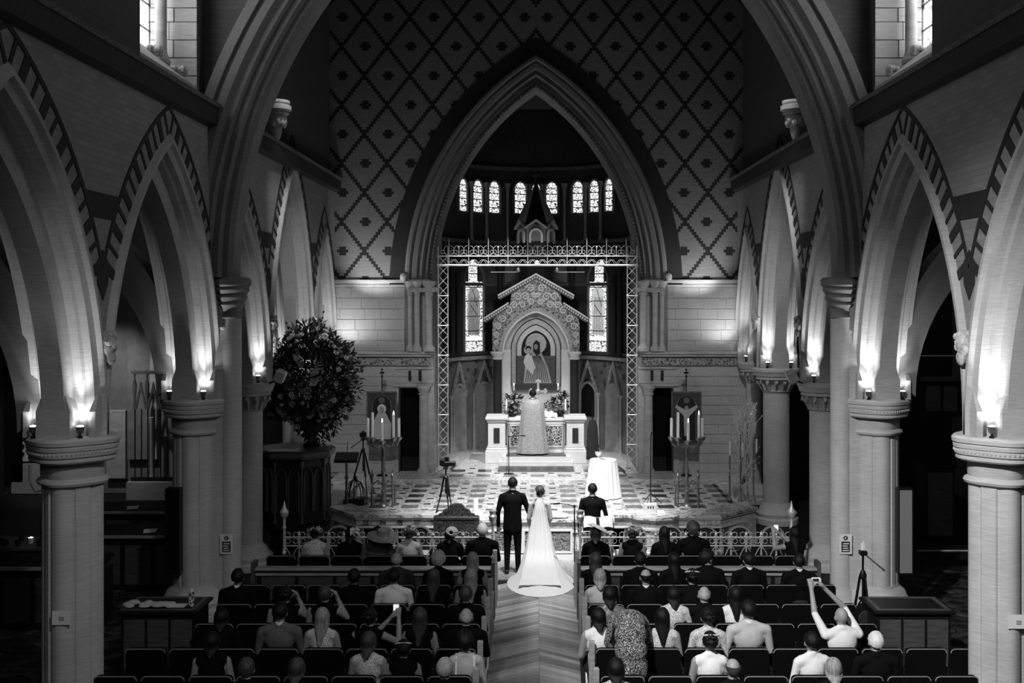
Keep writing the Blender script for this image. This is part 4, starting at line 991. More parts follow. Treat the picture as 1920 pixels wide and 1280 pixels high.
candelabrum(xat(1288, 23.4), 23.4, 'tall brass candelabrum in front of the crucifixion banner, right of the altar')
def banner(x, y, label, cruc):
    t = thing('processional_banner', (x, y, ZT), label, 'banner', 'processional icon banners')
    Y_ = y
    def bz(py): return zat(py, Y_)-ZT
    hw = 27*Y_/F
    MB().tube([(0, .03, 0), (0, .03, bz(700))], .014, 8).lathe([(.14, 0), (.13, .03), (.03, .06)], 12, (0, .03, 0)).build('pole', 'black_metal', t)
    MB().box(-.012, .012, .02, .04, bz(712), bz(690)).box(-.06, .06, .02, .04, bz(700), bz(697)).box(-.03, .03, .02, .04, bz(693.5), bz(692)).ball((0, .03, bz(706)), .03, 8, 5).build('cross_finial', 'black_metal', t)
    z0, z1 = bz(832), bz(735)
    MB().box(-hw, hw, -.012, .012, z0, z1).build('cloth_panel', 'embroidered', t, smooth=0)
    MB().ribbon([(-hw-.02, z0-.02), (hw+.02, z0-.02), (hw+.02, z1+.02), (-hw-.02, z1+.02)], [(-hw+.015, z0+.015), (hw-.015, z0+.015), (hw-.015, z1-.015), (-hw+.015, z1-.015)], 'y', -.022, .015, True).build('frame', 'brass', t, smooth=0)
    pw = hw*.62; out = [(x_, z_+z0+.1) for x_, z_ in lancet(pw, (z1-z0)*.86, pw*1.1)]
    MB().prism(out, 'y', -.02, -.012).build('picture_ground', 'charcoal_cloth', t, smooth=0)
    MB().ribbon([(x_*1.08, z_+.01) for x_, z_ in out], out, 'y', -.026, -.012).build('picture_border', 'brass', t, smooth=0)
    MB().box(-pw, pw, -.024, -.018, z0+.12, z0+(z1-z0)*.6).build('picture_sky', 'charcoal_cloth', t, smooth=0)
    MB().prism([(.08*cos(k*.5), z1-.2+.08*sin(k*.5)) for k in range(13)], 'y', -.026, -.018).build('medallion', 'brass', t, smooth=0)
    if cruc:
        MB().prism([(-.05, z0+.2), (.05, z0+.2), (.07, z0+.7), (.28, z0+.92), (.26, z0+.98), (0, z0+.84), (-.26, z0+.98), (-.28, z0+.92), (-.07, z0+.7)], 'y', -.032, -.024).build('hanging_figure', 'skin_light', t, smooth=0)
        MB().prism([(.05*cos(k*.5), z0+.9+.06*sin(k*.5)) for k in range(13)], 'y', -.036, -.03).build('head', 'skin', t, smooth=0)
    else:
        MB().prism([(-.22, z0+.12), (.22, z0+.12), (.24, z0+.5), (.1, z0+.78), (-.1, z0+.78), (-.24, z0+.5)], 'y', -.032, -.024).build('robed_figure', 'light_cloth', t, smooth=0)
        MB().prism([(.11*cos(k*.5), z0+.88+.12*sin(k*.5)) for k in range(13)], 'y', -.03, -.022).build('halo', 'hair_white', t, smooth=0)
        MB().prism([(.06*cos(k*.5), z0+.85+.09*sin(k*.5)) for k in range(13)], 'y', -.036, -.03).build('face', 'skin', t, smooth=0)
banner(xat(716, 26.7), 26.7, 'dark embroidered banner with a robed saint on a cross-topped pole', False)
banner(xat(1287, 26.7), 26.7, 'dark embroidered banner with a crucified figure on a cross-topped pole', True)
def tripod(x, y, z, h, spread, label, name='camera_tripod', device=None, handle=-1, group='tripods'):
    t = thing(name, (x, y, z), label, 'tripod', group)
    for k in range(3):
        a = -pi/2+2*pi*k/3+.4; c_, s_ = cos(a), sin(a)
        lg = MB().tube([(.04*c_, .04*s_, h*.72), (spread*.55*c_, spread*.55*s_, h*.34)], .02, 6).tube([(spread*.5*c_, spread*.5*s_, h*.38), (spread*c_, spread*s_, 0)], .013, 6).ball((spread*c_, spread*s_, .015), .02, 6, 4).box(spread*.55*c_-.02, spread*.55*c_+.02, spread*.55*s_-.02, spread*.55*s_+.02, h*.33, h*.37)
        lg.build('leg', 'black_metal', t)
    MB().tube([(0, 0, h*.4), (0, 0, h*.9)], .017, 8).lathe([(.05, h*.70), (.055, h*.73), (.03, h*.77)], 10).build('centre_column', 'black_metal', t)
    MB().box(-.05, .05, -.05, .05, h*.9, h*.94, .01).ball((0, 0, h*.92), .045, 8, 6).build('head', 'black_metal', t)
    MB().tube([(0, 0, h*.92), (handle*.16, -.1, h*.84), (handle*.26, -.16, h*.79)], [.008, .01, .016], 6).build('pan_handle', 'black_metal', t)
    if device == 'video':
        d = MB().box(-.11, .2, -.06, .06, h*.95, h*1.05, .02).lathe([(.045, 0), (.05, .1)], 10, (.02, .0, h*1.03)); d.build('video_camera', 'black_metal', t)
        MB().box(-.12, -.02, -.09, -.06, h*.98, h*1.08).tube([(-.1, 0, h*1.1), (.06, 0, h*1.1)], .016, 6).build('camera_handle', 'black_metal', t)
    elif device == 'still':
        MB().box(-.08, .08, -.04, .05, h*.95, h*1.0+.04, .015).box(-.03, .03, -.03, .03, h*1.0+.03, h*1.0+.07).lathe([(.035, 0), (.04, .03)], 10, (0, 0, h*.98)).build('camera', 'black_metal', t)
    elif device == 'phone':
        MB().box(-.03, .03, -.01, .01, h*.94, h*1.0).box(-.012, .012, -.02, .0, h*.93, h*1.02).build('clamp', 'paper', t, smooth=0)
    return t
tripod(xat(681, 24.6), 24.6, ZS, 1.42, .36, 'black camera tripod by the wall behind the left candelabrum', device='still')
tripod(xat(836, 21.65), 21.65, .8, 1.0, .2, 'black video camera tripod on the parapet above the carved settle', device='video')
tripod(xat(1618, 15.2), 15.2, 0, 1.68, .26, 'black tripod with an empty phone clamp beside the right great arch pier', device='phone', handle=1)
bg = thing('camera_bag', (xat(1618, 15.05), 15.0, 0), 'round black bag hanging inside the tripod beside the right pier', 'bag')
MB().ball((0, 0, .72), (.14, .1, .17), 14, 10).build('bag_body', 'black_cloth', bg)
MB().lathe([(.10, 0), (.115, .012), (.10, .03), (.08, .03)], 20).build('ring', 'charcoal_cloth', bg, loc=(0, -.1, .7)).rotation_euler = (pi/2, 0, 0)
MB().tube([(-.08, 0, .86), (-.03, 0, .95), (.03, 0, .95), (.08, 0, .86)], .012, 6).build('strap', 'black_cloth', bg)
MB().lathe([(.09, 0), (.06, .3), (.05, .56)], 10).build('bag_tail', 'black_cloth', bg)
# dome lantern and music stand by the pulpit
ln = thing('dome_lantern', (xat(666, 23.6), 23.6, ZS), 'dark domed lantern cage on the floor beside the left tripod', 'lantern')
MB().box(-.23, .23, -.2, .2, 0, .14, .02).build('base_box', 'black_metal', ln)
for k in range(8):
    a = k*pi/4; MB().tube([(.22*cos(a), .2*sin(a), .14), (.21*cos(a), .19*sin(a), .3), (.13*cos(a), .12*sin(a), .48), (0, 0, .56)], .012, 5).build('rib', 'black_metal', ln)
MB().lathe([(.05, .14), (.04, .2), (.05, .3), (.01, .36)], 10).build('inner_lamp', 'white_stone', ln)
MB().lathe([(.05, .55), (.04, .6), (.01, .64)], 8).build('cap', 'black_metal', ln)
ms = thing('music_stand', (xat(650, 23.2), 23.2, ZS), 'dark lectern stand with a turned brass stem next to the pulpit', 'lectern')
MB().lathe([(.2, 0), (.18, .04), (.04, .08), (.03, .3), (.05, .34), (.03, .38), (.03, .62), (.05, .66), (.03, .7), (.03, 1.05)], 12).build('stem', 'brass', ms)
MB().loft([[(-.25, -.14, 1.0), (.25, -.14, 1.0), (.25, .16, 1.14), (-.25, .16, 1.14)], [(-.25, -.16, 1.05), (.25, -.16, 1.05), (.25, .14, 1.19), (-.25, .14, 1.19)]]).build('desk', 'wood_dark', ms, smooth=0)
MB().lathe([(.02, 1.2), (.018, 1.42)], 8, (.02, .05, 0)).build('candle', 'wax', ms)

# pulpit and the great flower arrangement on it
pp = thing('octagonal_pulpit', (-4.88, 21.62, 0), 'dark carved octagonal wooden pulpit left of the platform', 'pulpit')
oc = lambda r, z: [(r*cos(k*pi/4+pi/8), r*sin(k*pi/4+pi/8), z) for k in range(8)]
MB().loft([oc(.5, 0), oc(.5, .5), oc(.68, .62)]).build('pedestal', 'wood_dark', pp, smooth=0)
MB().loft([oc(.72, .6), oc(.74, .68), oc(.68, .72), oc(.68, 1.95), oc(.74, 2.0)]).build('drum', 'wood_dark', pp, smooth=0)
MB().loft([oc(.78, 1.98), oc(.82, 2.03), oc(.82, 2.1), oc(.76, 2.14)]).build('rim', 'wood_mid', pp, smooth=0)
for k in range(8):
    a = k*pi/4; f_ = put('panel', None, pp); f_.location = (.63*cos(a), .63*sin(a), 0); f_.rotation_euler = (0, 0, a+pi/2)
    for e in (-1, 1):
        l_ = lancet(.09, .85, .18); MB().ribbon([(x_*1.25+e*.12, z_*1.04+.92) for x_, z_ in l_], [(x_+e*.12, z_+.95) for x_, z_ in l_], 'y', -.05, .0).build('tracery', 'wood_mid', f_, smooth=0)
    MB().lathe([(.035, .72), (.025, .8), (.025, 1.8), (.04, 1.9), (.045, 1.95)], 8, (.27, .0, 0)).build('corner_shaft', 'wood_mid', f_)
fa = thing('flower_arrangement', (xat(584, 21.75), 21.75, 2.14), 'huge mixed arrangement of roses and foliage in a vase on the pulpit', 'flowers')
MB().lathe([(.16, 0), (.18, .03), (.08, .1), (.1, .2), (.24, .42), (.26, .5), (.22, .54)], 18).build('vase', 'charcoal_cloth', fa)
bouquet(fa, 1.32, .84, 1.08, 230, 7000, .15, 4, .3, .62)
ld = thing('pulpit_desk_cloth', (-4.95, 20.98, 2.13), 'pale book cushion lying on the pulpit rim under the flowers', 'cushion')
MB().loft([[(-.3, -.12, .03), (.3, -.12, .03), (.3, .12, .03), (-.3, .12, .03)], [(-.27, -.1, .07), (.27, -.1, .07), (.27, .1, .07), (-.27, .1, .07)]]).build('cushion', 'light_cloth', ld)

# right: votive stand of twisted metal sprigs, thin pole, round table
vs = thing('votive_stand', (xat(1392, 24.0), 24.0, ZS), 'tall glittering stand of metal sprigs and candles at the platform\'s right edge', 'votive stand')
rr = random.Random(11)
for x_, h_ in ((-.28, 1.0), (-.05, 1.5), (.12, 1.75), (.24, 1.3)):
    MB().lathe([(.07, 0), (.05, .04), (.02, .08), (.018, h_*.5), (.03, h_*.52), (.018, h_*.55), (.016, h_)], 8, (x_, .05*sin(x_*20), 0)).build('stem', 'brass', vs)
sg = MB()
for k in range(120):
    a = rr.uniform(0, 6.28); z = rr.uniform(.15, 1.75); ln = rr.uniform(.12, .36); zt = z+rr.uniform(.25, .65); bx0 = rr.choice((-.05, .12, .05))
    p0, p1, p2 = Vector((bx0, 0, z)), Vector((bx0+ln*.5*cos(a), ln*.4*sin(a), z+(zt-z)*.55)), Vector((bx0+ln*cos(a), ln*.7*sin(a), zt))
    sg.tube([p0, p1, p2], .006, 3)
    for q in range(5):
        t_ = .35+.16*q; pp_ = p0*(1-t_)**2+p1*2*t_*(1-t_)+p2*t_*t_; sg.ball(pp_+Vector((rr.uniform(-.015, .015), rr.uniform(-.015, .015), 0)), rr.uniform(.012, .024), 5, 3)
sg.build('sprigs', 'gilt', vs)['kind'] = 'stuff'
for x_, z in ((-.02, 1.0), (.3, 1.1), (-.3, 1.05)): MB().lathe([(.02, 0), (.02, .3)], 8, (x_, -.1, z)).build('candle', 'wax', vs)
mp = thing('microphone_pole', (xat(1220, 23.6), 23.6, ZS), 'thin tall black pole with a small head on the right of the platform', 'microphone stand')
MB().tube([(0, 0, .02), (0, 0, 1.35), (.0, -.02, 1.5), (.02, -.04, 1.6)], [.012, .01, .012, .014], 6).build('pole', 'black_metal', mp)
for k in range(3):
    a = k*2.1; MB().tube([(0, 0, .25), (.25*cos(a), .25*sin(a), .01)], .009, 5).build('leg', 'black_metal', mp)
rt = thing('round_table', (xat(1131, 24.4), 24.4, ZS), 'small round table under a long white pleated cloth on the platform', 'table')
MB().lathe([(.30, .0), (.30, .02)], 20).lathe([(.04, 0), (.04, .84)], 10).build('pedestal', 'wood_dark', rt)
MB().lathe([(.29, .83), (.29, .86)], 24).build('table_top', 'wood_mid', rt)
pl = lambda a_: 1
MB().loft([[((r_*(1+amp*cos(18*2*pi*k/108)))*cos(2*pi*k/108), (r_*(1+amp*cos(18*2*pi*k/108)))*sin(2*pi*k/108), z) for k in range(108)] for r_, z, amp in ((.05, .875, 0), (.29, .875, 0), (.305, .865, .01), (.315, .8, .03), (.35, .45, .05), (.40, .02, .07))], False).build('tablecloth', 'white_cloth', rt)
cu = thing('silver_cup', (xat(1122, 24.4), 24.4, ZS+.876), 'small pale vessel with a sprig on the round white table', 'cup')
MB().lathe([(.05, 0), (.02, .03), (.02, .06), (.07, .1), (.08, .16)], 12).build('bowl', 'white_stone', cu)
tw = MB()
for k in range(5): tw.tube([(0, 0, .14), (.03*cos(k*1.3), .03*sin(k*1.3), .24+.02*k)], .006, 4)
tw.build('sprig', 'leaf', cu)
bx_ = thing('white_box', (xat(1219, 21.6), 21.6, .8), 'small white box with printed front on the parapet by the thin pole', 'box')
MB().box(-.28, .3, -.1, .2, 0, .03, .005).build('tray', 'white_cloth', bx_, smooth=0)
MB().box(-.12, .12, -.08, .1, .03, .2, .006).build('box_body', 'paper', bx_, smooth=0)
pr = MB()
for k in range(3): pr.box(-.06+.05*k, -.035+.05*k, -.085, -.08, .12, .165)
pr.build('print', 'ink', bx_, smooth=0)
cn = candle('pillar_candle', xat(892, 21.8), 21.8, .8, .26, .052, 'thick white pillar candle standing on the parapet left of the groom', None, lit=False)
lf_ = thing('loose_sheets', (xat(880, 21.4), 21.35, .8), 'loose white sheets lying on the parapet beside the pillar candle', 'papers')
MB().box(-.26, -.02, -.1, .14, 0, .008).build('sheet', 'paper', lf_, smooth=0); MB().box(.02, .28, -.08, .12, 0, .006).build('sheet', 'paper', lf_, smooth=0)
pw_ = thing('white_ring_cushion', (xat(1043, 21.35), 21.2, .8), 'white cushion lying on the parapet to the right of the bride', 'cushion')
MB().ball((0, 0, .05), (.26, .16, .05), 14, 6).box(-.2, .2, -.13, .13, .02, .05, .02).build('cushion', 'white_cloth', pw_)

# carved settle and arched chairs behind the railing
st = thing('carved_settle', (xat(856, 20.1), 20.1, 0), 'carved dark wooden settle back with domed crest behind the gilded railing', 'bench')
MB().box(-.38, .38, -.06, .06, .3, 1.02, .015).build('back_panel', 'scroll_dark', st, smooth=0)
for e in (-1, 1): MB().box(e*.39-.04, e*.39+.04, -.07, .07, 0, 1.06, .01).build('post', 'wood_mid', st, smooth=0)
MB().box(-.42, .42, -.08, .08, 1.0, 1.06, .01).build('top_rail', 'wood_mid', st, smooth=0)
crv = [(-.36, 1.06), (-.33, 1.1), (-.27, 1.12), (-.24, 1.18), (-.17, 1.2), (-.13, 1.26), (-.06, 1.29), (0, 1.3)]; crv = crv+[(-x_, z_) for x_, z_ in reversed(crv[:-1])]
MB().prism(crv, 'y', -.05, .05).build('crest', 'scroll_dark', st, smooth=0)
MB().box(-.38, .38, .0, .45, .42, .48, .01).build('seat', 'wood_dark', st, smooth=0)
for e in (-1, 1): MB().box(e*.36-.03, e*.36+.03, .38, .44, 0, .42).build('front_leg', 'wood_dark', st, smooth=0)
for px, lab in ((635, 'nearest the pulpit'), (719, 'beside the first, left of the settle'), (787, 'just left of the carved settle'), (1190, 'right of the draped lectern'), (1257, 'second from the draped lectern'), (1322, 'third from the draped lectern'), (1386, 'fourth from the draped lectern'), (1449, 'nearest the right end of the railing')):
    t = thing('arched_chair', (xat(px, 20.1), 20.1, 0), 'round-backed dark chair behind the gilded railing, %s' % lab, 'chair', 'round-backed chairs behind the railing')
    a_o = [(-.22, .45)]+[(.22*cos(pi-pi*k/12), .68+.2*sin(pi*k/12)) for k in range(13)]+[(.22, .45)]; a_i = [(-.19, .45)]+[(.19*cos(pi-pi*k/12), .68+.17*sin(pi*k/12)) for k in range(13)]+[(.19, .45)]
    MB().ribbon(a_o, a_i, 'y', -.03, .03).build('back_frame', 'wood_light', t, smooth=0)
    MB().prism(a_i, 'y', -.015, .015).build('back_panel', 'charcoal_cloth', t, smooth=0)
    MB().box(-.23, .23, -.02, .42, .42, .47, .01).build('seat', 'charcoal_cloth', t, smooth=0)
    for a_ in (-.2, .2):
        for b_ in (0, .38): MB().box(a_-.02, a_+.02, b_-.02, b_+.02, 0, .42).build('leg', 'wood_dark', t, smooth=0)
# draped lectern with the open book
dl = thing('draped_lectern', (xat(1121, 19.75), 19.75, 0), 'lectern draped in grey satin behind the right railing', 'lectern')
MB().lathe([(.2, 0), (.04, .05), (.04, .85)], 10).build('stem', 'wood_dark', dl)
MB().loft([[(-.28, -.16, .88), (.28, -.16, .88), (.28, .18, 1.04), (-.28, .18, 1.04)], [(-.28, -.16, .92), (.28, -.16, .92), (.28, .18, 1.08), (-.28, .18, 1.08)]]).build('desk', 'wood_mid', dl, smooth=0)
dr = []
for z, dep, w_ in ((.95, -.2, .30), (.75, -.22, .28), (.5, -.22, .27), (.2, -.23, .29)):
    dr.append([(w_*(-1+2*k/24), dep+.02*sin(k*1.9+z*3), z-.12*abs(-1+2*k/24)*(z > .9)) for k in range(25)])
MB().loft(dr, False, False).build('drape', 'grey_cloth', dl)
ob = thing('open_prayer_book', (xat(1121, 19.75), 19.72, .99), 'large open book with white pages on the draped lectern', 'book')
for s in (-1, 1):
    MB().loft([[(s*x_, y_, y_*.47+dz+(.05*sin(x_*9))) for x_ in (0, .06, .12, .18, .24, .27)] for y_, dz in ((-.15, 0), (.15, 0))]+[[(s*x_, y_, y_*.47-.04) for x_ in (0, .06, .12, .18, .24, .27)] for y_ in (.15, -.15)], False, False).build('page_block', 'paper', ob)
MB().box(-.28, .28, -.16, .16, -.0, .012).build('cover', 'wood_dark', ob).rotation_euler = (.44, 0, 0)

def mic_stand(x, y, z, label, h, bx1, bz1, mir=1):
    t = thing('microphone_stand', (x, y, z), label, 'microphone stand', 'microphone stands')
    MB().lathe([(.13, 0), (.13, .015), (.02, .03)], 16).tube([(0, 0, .02), (0, 0, h)], .011, 6).build('stand', 'black_metal', t)
    MB().tube([(0, 0, h), (mir*bx1*.5, 0, h+bz1*.7), (mir*bx1, 0, h+bz1)], .008, 6).ball((0, 0, h), .025, 6, 5).build('boom', 'black_metal', t)
    MB().tube([(mir*bx1, 0, h+bz1), (mir*(bx1+.12), 0, h+bz1-.01)], .016, 8).build('microphone', 'black_metal', t)
    MB().tube([(0, -.02, h), (-.03*mir, -.03, h*.5), (-.06*mir, -.05, .02)], .005, 4).build('cable', 'black_metal', t)
mic_stand(xat(954, 27.0), 27.0, ZT, 'black microphone stand before the priest with boom to the right', .95, .3, .02)
mic_stand(xat(1077, 19.2), 19.2, 0, 'black microphone stand with boom arm at the right of the bride\'s train', 1.42, .26, .05, -1)
ps = thing('processional_staff', (xat(1111, 27.6), 27.6, ZT), 'dark draped staff on a tripod foot right of the altar', 'staff')
MB().tube([(0, 0, 0), (0, 0, 1.75)], .016, 8).build('shaft', 'black_metal', ps)
for k in range(3): MB().tube([(0, 0, .2), (.2*cos(k*2.1), .2*sin(k*2.1), .01)], .012, 5).build('foot', 'black_metal', ps)
MB().loft([[(.16*cos(2*pi*k/16)*(1+.15*sin(k*3))*f_, .1*sin(2*pi*k/16)*f_, z) for k in range(16)] for z, f_ in ((.28, 1), (.6, .95), (1.1, .8), (1.3, .5))]).build('drape', 'charcoal_cloth', ps)

# ------------------------------------------------------------------ gilded communion railing
def railing(x0, x1, label, inner_end):
    y = 19.0; t = thing('gilded_railing', ((x0+x1)/2, y, 0), label, 'railing', 'gilded communion railings')
    ox = (x0+x1)/2; a, b = x0-ox, x1-ox
    for z, r in ((.905, .016), (.755, .013), (.12, .02)): MB().tube([(a, 0, z), (b, 0, z)], r, 6).build('rail', 'gilt', t)
    n_ = int(round((b-a)/.27))
    up_ = MB().tube([(0, 0, .05), (0, 0, .95)], .012, 6).lathe([(.012, .93), (.03, .955), (.012, .98), (.002, 1.03)], 8).build('baluster', 'gilt', data_only=True)
    SCR = []
    for e in (-1, 1):
        sc_ = MB()
        sc_.tube([(e*(.075-.05*cos(t_*.75)), 0, .955+.045*sin(t_*.75)) for t_ in range(9)], .008, 5)
        sc_.tube([(e*(.13-.12*t_/8), 0, .74-.2*(t_/8)**1.6) for t_ in range(9)], .008, 5)
        sc_.tube([(e*(.065-.045*cos(t_*.75)), 0, .84+.045*sin(t_*.75)) for t_ in range(9)], .006, 5)
        sc_.tube([(e*(.07-.05*cos(t_*.75)), 0, .36+.06*sin(t_*.75)) for t_ in range(9)], .008, 5)
        sc_.tube([(e*.12, 0, .95), (e*.108, 0, .84), (e*.13, 0, .74), (e*.118, 0, .55), (e*.12, 0, .36)], .006, 4)
        SCR.append(sc_.build('scroll', 'gilt', data_only=True))
    for k in range(n_+1):
        x_ = a+(b-a)*k/n_; put('baluster', up_, t, (x_, 0, 0))
        for me_ in SCR if k < n_ else []: put('scroll', me_, t, (x_+(b-a)/n_/2, 0, 0))
    for e, xe in ((-1, a), (1, b)):
        outer = (xe*inner_end < 0)
        MB().lathe([(.06, 0), (.05, .1), (.028, .14), (.028, .6), (.045, .64), (.028, .68), (.028, 1.05), (.04, 1.08), (.025, 1.12), (.025, 1.24), (.075, 1.3), (.08, 1.36), (.03, 1.44), (.025, 1.48), (.004, 1.56)] if outer else [(.045, 0), (.03, .1), (.022, .14), (.022, 1.15), (.06, 1.2), (.075, 1.28), (.05, 1.32), (.07, 1.38), (.02, 1.4)], 12, (xe, 0, 0)).build('end_post', 'gilt', t)
railing(xat(533, 19), xat(924, 19), 'gilded scrolled railing left of the centre aisle', 1)
railing(xat(1088, 19), xat(1484, 19), 'gilded scrolled railing right of the centre aisle', -1)
# ------------------------------------------------------------------ people: bodies are grown as one continuous surface
import numpy as np
SKIN, TOP, LEG, SHOE = 0, 1, 2, 3
def cap(a, b, ra, rb, tg): return ('c', Vector(a), Vector(b), ra, rb, tg)
def ell(c, r, tg): return ('e', Vector(c), r, tg)
def head_prims(c, yaw=0, pitch=0):
    R_ = Matrix.Rotation(yaw, 3, 'Z') @ Matrix.Rotation(pitch, 3, 'X'); c = Vector(c)
    L = lambda x, y, z: c+R_ @ Vector((x, y, z))
    return [ell(L(0, -.012, .02), (.078, .096, .098), SKIN), ell(L(0, .025, -.035), (.064, .07, .088), SKIN), ell(L(0, .05, -.092), (.042, .04, .035), SKIN),
            cap(L(0, .092, .012), L(0, .112, -.032), .010, .017, SKIN), ell(L(.08, -.005, -.012), (.014, .026, .036), SKIN), ell(L(-.08, -.005, -.012), (.014, .026, .036), SKIN),
            cap(L(-.02, .093, -.062), L(.02, .093, -.062), .009, .009, SKIN), cap(L(-.045, .078, .022), L(.045, .078, .022), .014, .014, SKIN)]
def hand_prims(wr, el, tg=SKIN, curl=.35, side=1):
    wr, el = Vector(wr), Vector(el); d = (wr-el).normalized(); up = Vector((0, 0, 1)); s_ = d.cross(up); s_ = s_.normalized() if s_.length > .1 else Vector((1, 0, 0)); n_ = s_.cross(d)
    p = [cap(wr, wr+d*.075, .03, .036, tg)]
    for k, ln in enumerate((.062, .075, .08, .068)):
        b = wr+d*.085+s_*((k-1.5)*.021); m_ = b+d*ln*.55-n_*ln*curl*.3; e = m_+d*ln*.35-n_*ln*curl
        p += [cap(b, m_, .0105, .010, tg), cap(m_, e, .010, .008, tg)]
    t0 = wr+d*.03-s_*.03*side; p += [cap(t0, t0-s_*.03*side+d*.04, .013, .011, tg), cap(t0-s_*.03*side+d*.04, t0-s_*.03*side+d*.07-n_*.01, .011, .009, tg)]
    return p
def seated_prims(sh=1.0, bare=False, arms=None, lean=0, yaw=0, pitch=0):
    A = SKIN if bare else TOP; ly = lean
    P = [ell((0, .15, .56), (.17*sh, .15, .12), LEG), ell((0, .13+ly*.3, .7), (.15*sh, .115, .16), TOP), ell((0, .11+ly*.7, .88), (.172*sh, .115, .17), TOP),
         cap((-.14*sh, .10+ly, .985), (.14*sh, .10+ly, .985), .068, .068, TOP), cap((-.13*sh, .10+ly, 1.0), (0, .10+ly, 1.06), .05, .055, TOP), cap((.13*sh, .10+ly, 1.0), (0, .10+ly, 1.06), .05, .055, TOP),
         cap((0, .105+ly, 1.03), (0, .12+ly, 1.14), .052, .05, SKIN)]
    P += head_prims((0, .13+ly, 1.185), yaw, pitch)
    arms = arms or {}
    for e in (-1, 1):
        S = (e*.19*sh, .10+ly, .975); E_, W_ = arms.get(e, ((e*(.225*sh+.02), .13+ly*.6, .72), (e*.12, .36, .67)))
        P += [cap(S, E_, .056*sh, .043, A), cap(E_, W_, .042, .03, A if bare or e not in arms else SKIN)]+hand_prims(W_, E_, side=e)
        P += [cap((e*.09, .16, .535), (e*.12, .56, .545), .085, .062, LEG), cap((e*.12, .56, .54), (e*.12, .53, .1), .056, .04, LEG), cap((e*.12, .5, .045), (e*.13, .66, .035), .04, .034, SHOE)]
    return P
def standing_prims(h=1.8, sh=1.0, arms=None, bare=False, suit=True, yaw=0, feet=.1):
    k = h/1.8; A = SKIN if bare else TOP
    P = [ell((0, 0, .95), (.165*sh, .125, .14), LEG), ell((0, 0, 1.12), (.172*sh, .125, .18), TOP), ell((0, .0, 1.32), (.185*sh, .125, .19), TOP),
         cap((-.15*sh, -.01, 1.46), (.15*sh, -.01, 1.46), .07, .07, TOP), cap((-.14*sh, -.01, 1.48), (0, 0, 1.55), .05, .055, TOP), cap((.14*sh, -.01, 1.48), (0, 0, 1.55), .05, .055, TOP), cap((0, 0, 1.52), (0, .01, 1.63), .054, .052, SKIN)]
    if suit: P += [ell((0, -.008, .86+.02*q), ((.185-.0014*q if q < 14 else .165+.0016*(q-14))*sh, .132, .13), TOP) for q in range(27)]+[ell((0, -.02, 1.38), (.2*sh, .12, .14), TOP)]
    P += head_prims((0, .03, 1.685), yaw)
    arms = arms or {}
    for e in (-1, 1):
        S = (e*.2*sh, -.01, 1.45); E_, W_ = arms.get(e, ((e*.275*sh, -.02, 1.16), (e*.27*sh, .05, .9)))
        P += [cap(S, E_, .062, .05, A), cap(E_, W_, .05, .038, A)]+hand_prims(W_, E_, side=e)
        P += [cap((e*.085, 0, .9), (e*feet, .01, .5), .095, .068, LEG), cap((e*feet, .01, .5), (e*feet*1.05, -.02, .09), .066, .05, LEG), cap((e*feet*1.05, -.05, .045), (e*feet*1.4, .15, .035), .045, .038, SHOE)]
    if k != 1:
        Q = []
        for p in P:
            Q.append(('c', p[1]*k, p[2]*k, p[3]*k, p[4]*k, p[5]) if p[0] == 'c' else ('e', p[1]*k, tuple(x*k for x in p[2]), p[3]))
        P = Q
    return P
def grow(P, voxel=.013, dec=.3, smooth=4):
    mb = MB()
    for p in P:
        if p[0] == 'e': mb.ball(p[1], p[2], 14, 10)
        else:
            a, b, ra, rb = p[1], p[2], p[3], p[4]; d = (b-a); L_ = max(d.length, 1e-5); d.normalize(); pts, rs = [], []
            for q in range(5): f_ = -pi/2+q*pi/8; pts.append(a+d*ra*sin(f_)); rs.append(max(ra*cos(f_), ra*.03))
            for q in range(1, 6): f_ = q*pi/10; pts.append(b+d*rb*sin(f_)); rs.append(max(rb*cos(f_), rb*.03))
            mb.tube(pts, rs, 12)
    me = mb.build('body', None, data_only=True, smooth=0)
    ob = bpy.data.objects.new('tmp', me); COL.objects.link(ob)
    m_ = ob.modifiers.new('r', 'REMESH'); m_.mode = 'VOXEL'; m_.voxel_size = voxel
    m_ = ob.modifiers.new('s', 'SMOOTH'); m_.iterations = smooth; m_.factor = .5
    m_ = ob.modifiers.new('d', 'DECIMATE'); m_.ratio = dec
    dg = bpy.context.evaluated_depsgraph_get(); out = bpy.data.meshes.new_from_object(ob.evaluated_get(dg))
    bpy.data.objects.remove(ob); bpy.data.meshes.remove(me)
    n = len(out.polygons); C = np.empty(n*3, dtype=np.float32); out.polygons.foreach_get('center', C); C = C.reshape(n, 3)
    best = np.full(n, 9e9); tagv = np.zeros(n, dtype=np.int32)
    for p in P:
        if p[0] == 'e':
            r = np.array(p[2]); d = (np.linalg.norm((C-np.array(p[1]))/r, axis=1)-1)*r.min()
        else:
            a, b = np.array(p[1]), np.array(p[2]); ab = b-a; t = np.clip(((C-a)@ab)/max(ab@ab, 1e-9), 0, 1); d = np.linalg.norm(C-a-t[:, None]*ab, axis=1)-(p[3]+(p[4]-p[3])*t)
        m2 = d < best; best[m2] = d[m2]; tagv[m2] = p[-1]
    for nm in ('skin', 'black_cloth', 'black_cloth', 'black_metal'): out.materials.append(MATS[nm])
    out.polygons.foreach_set('material_index', tagv); out.polygons.foreach_set('use_smooth', [True]*n)
    return out
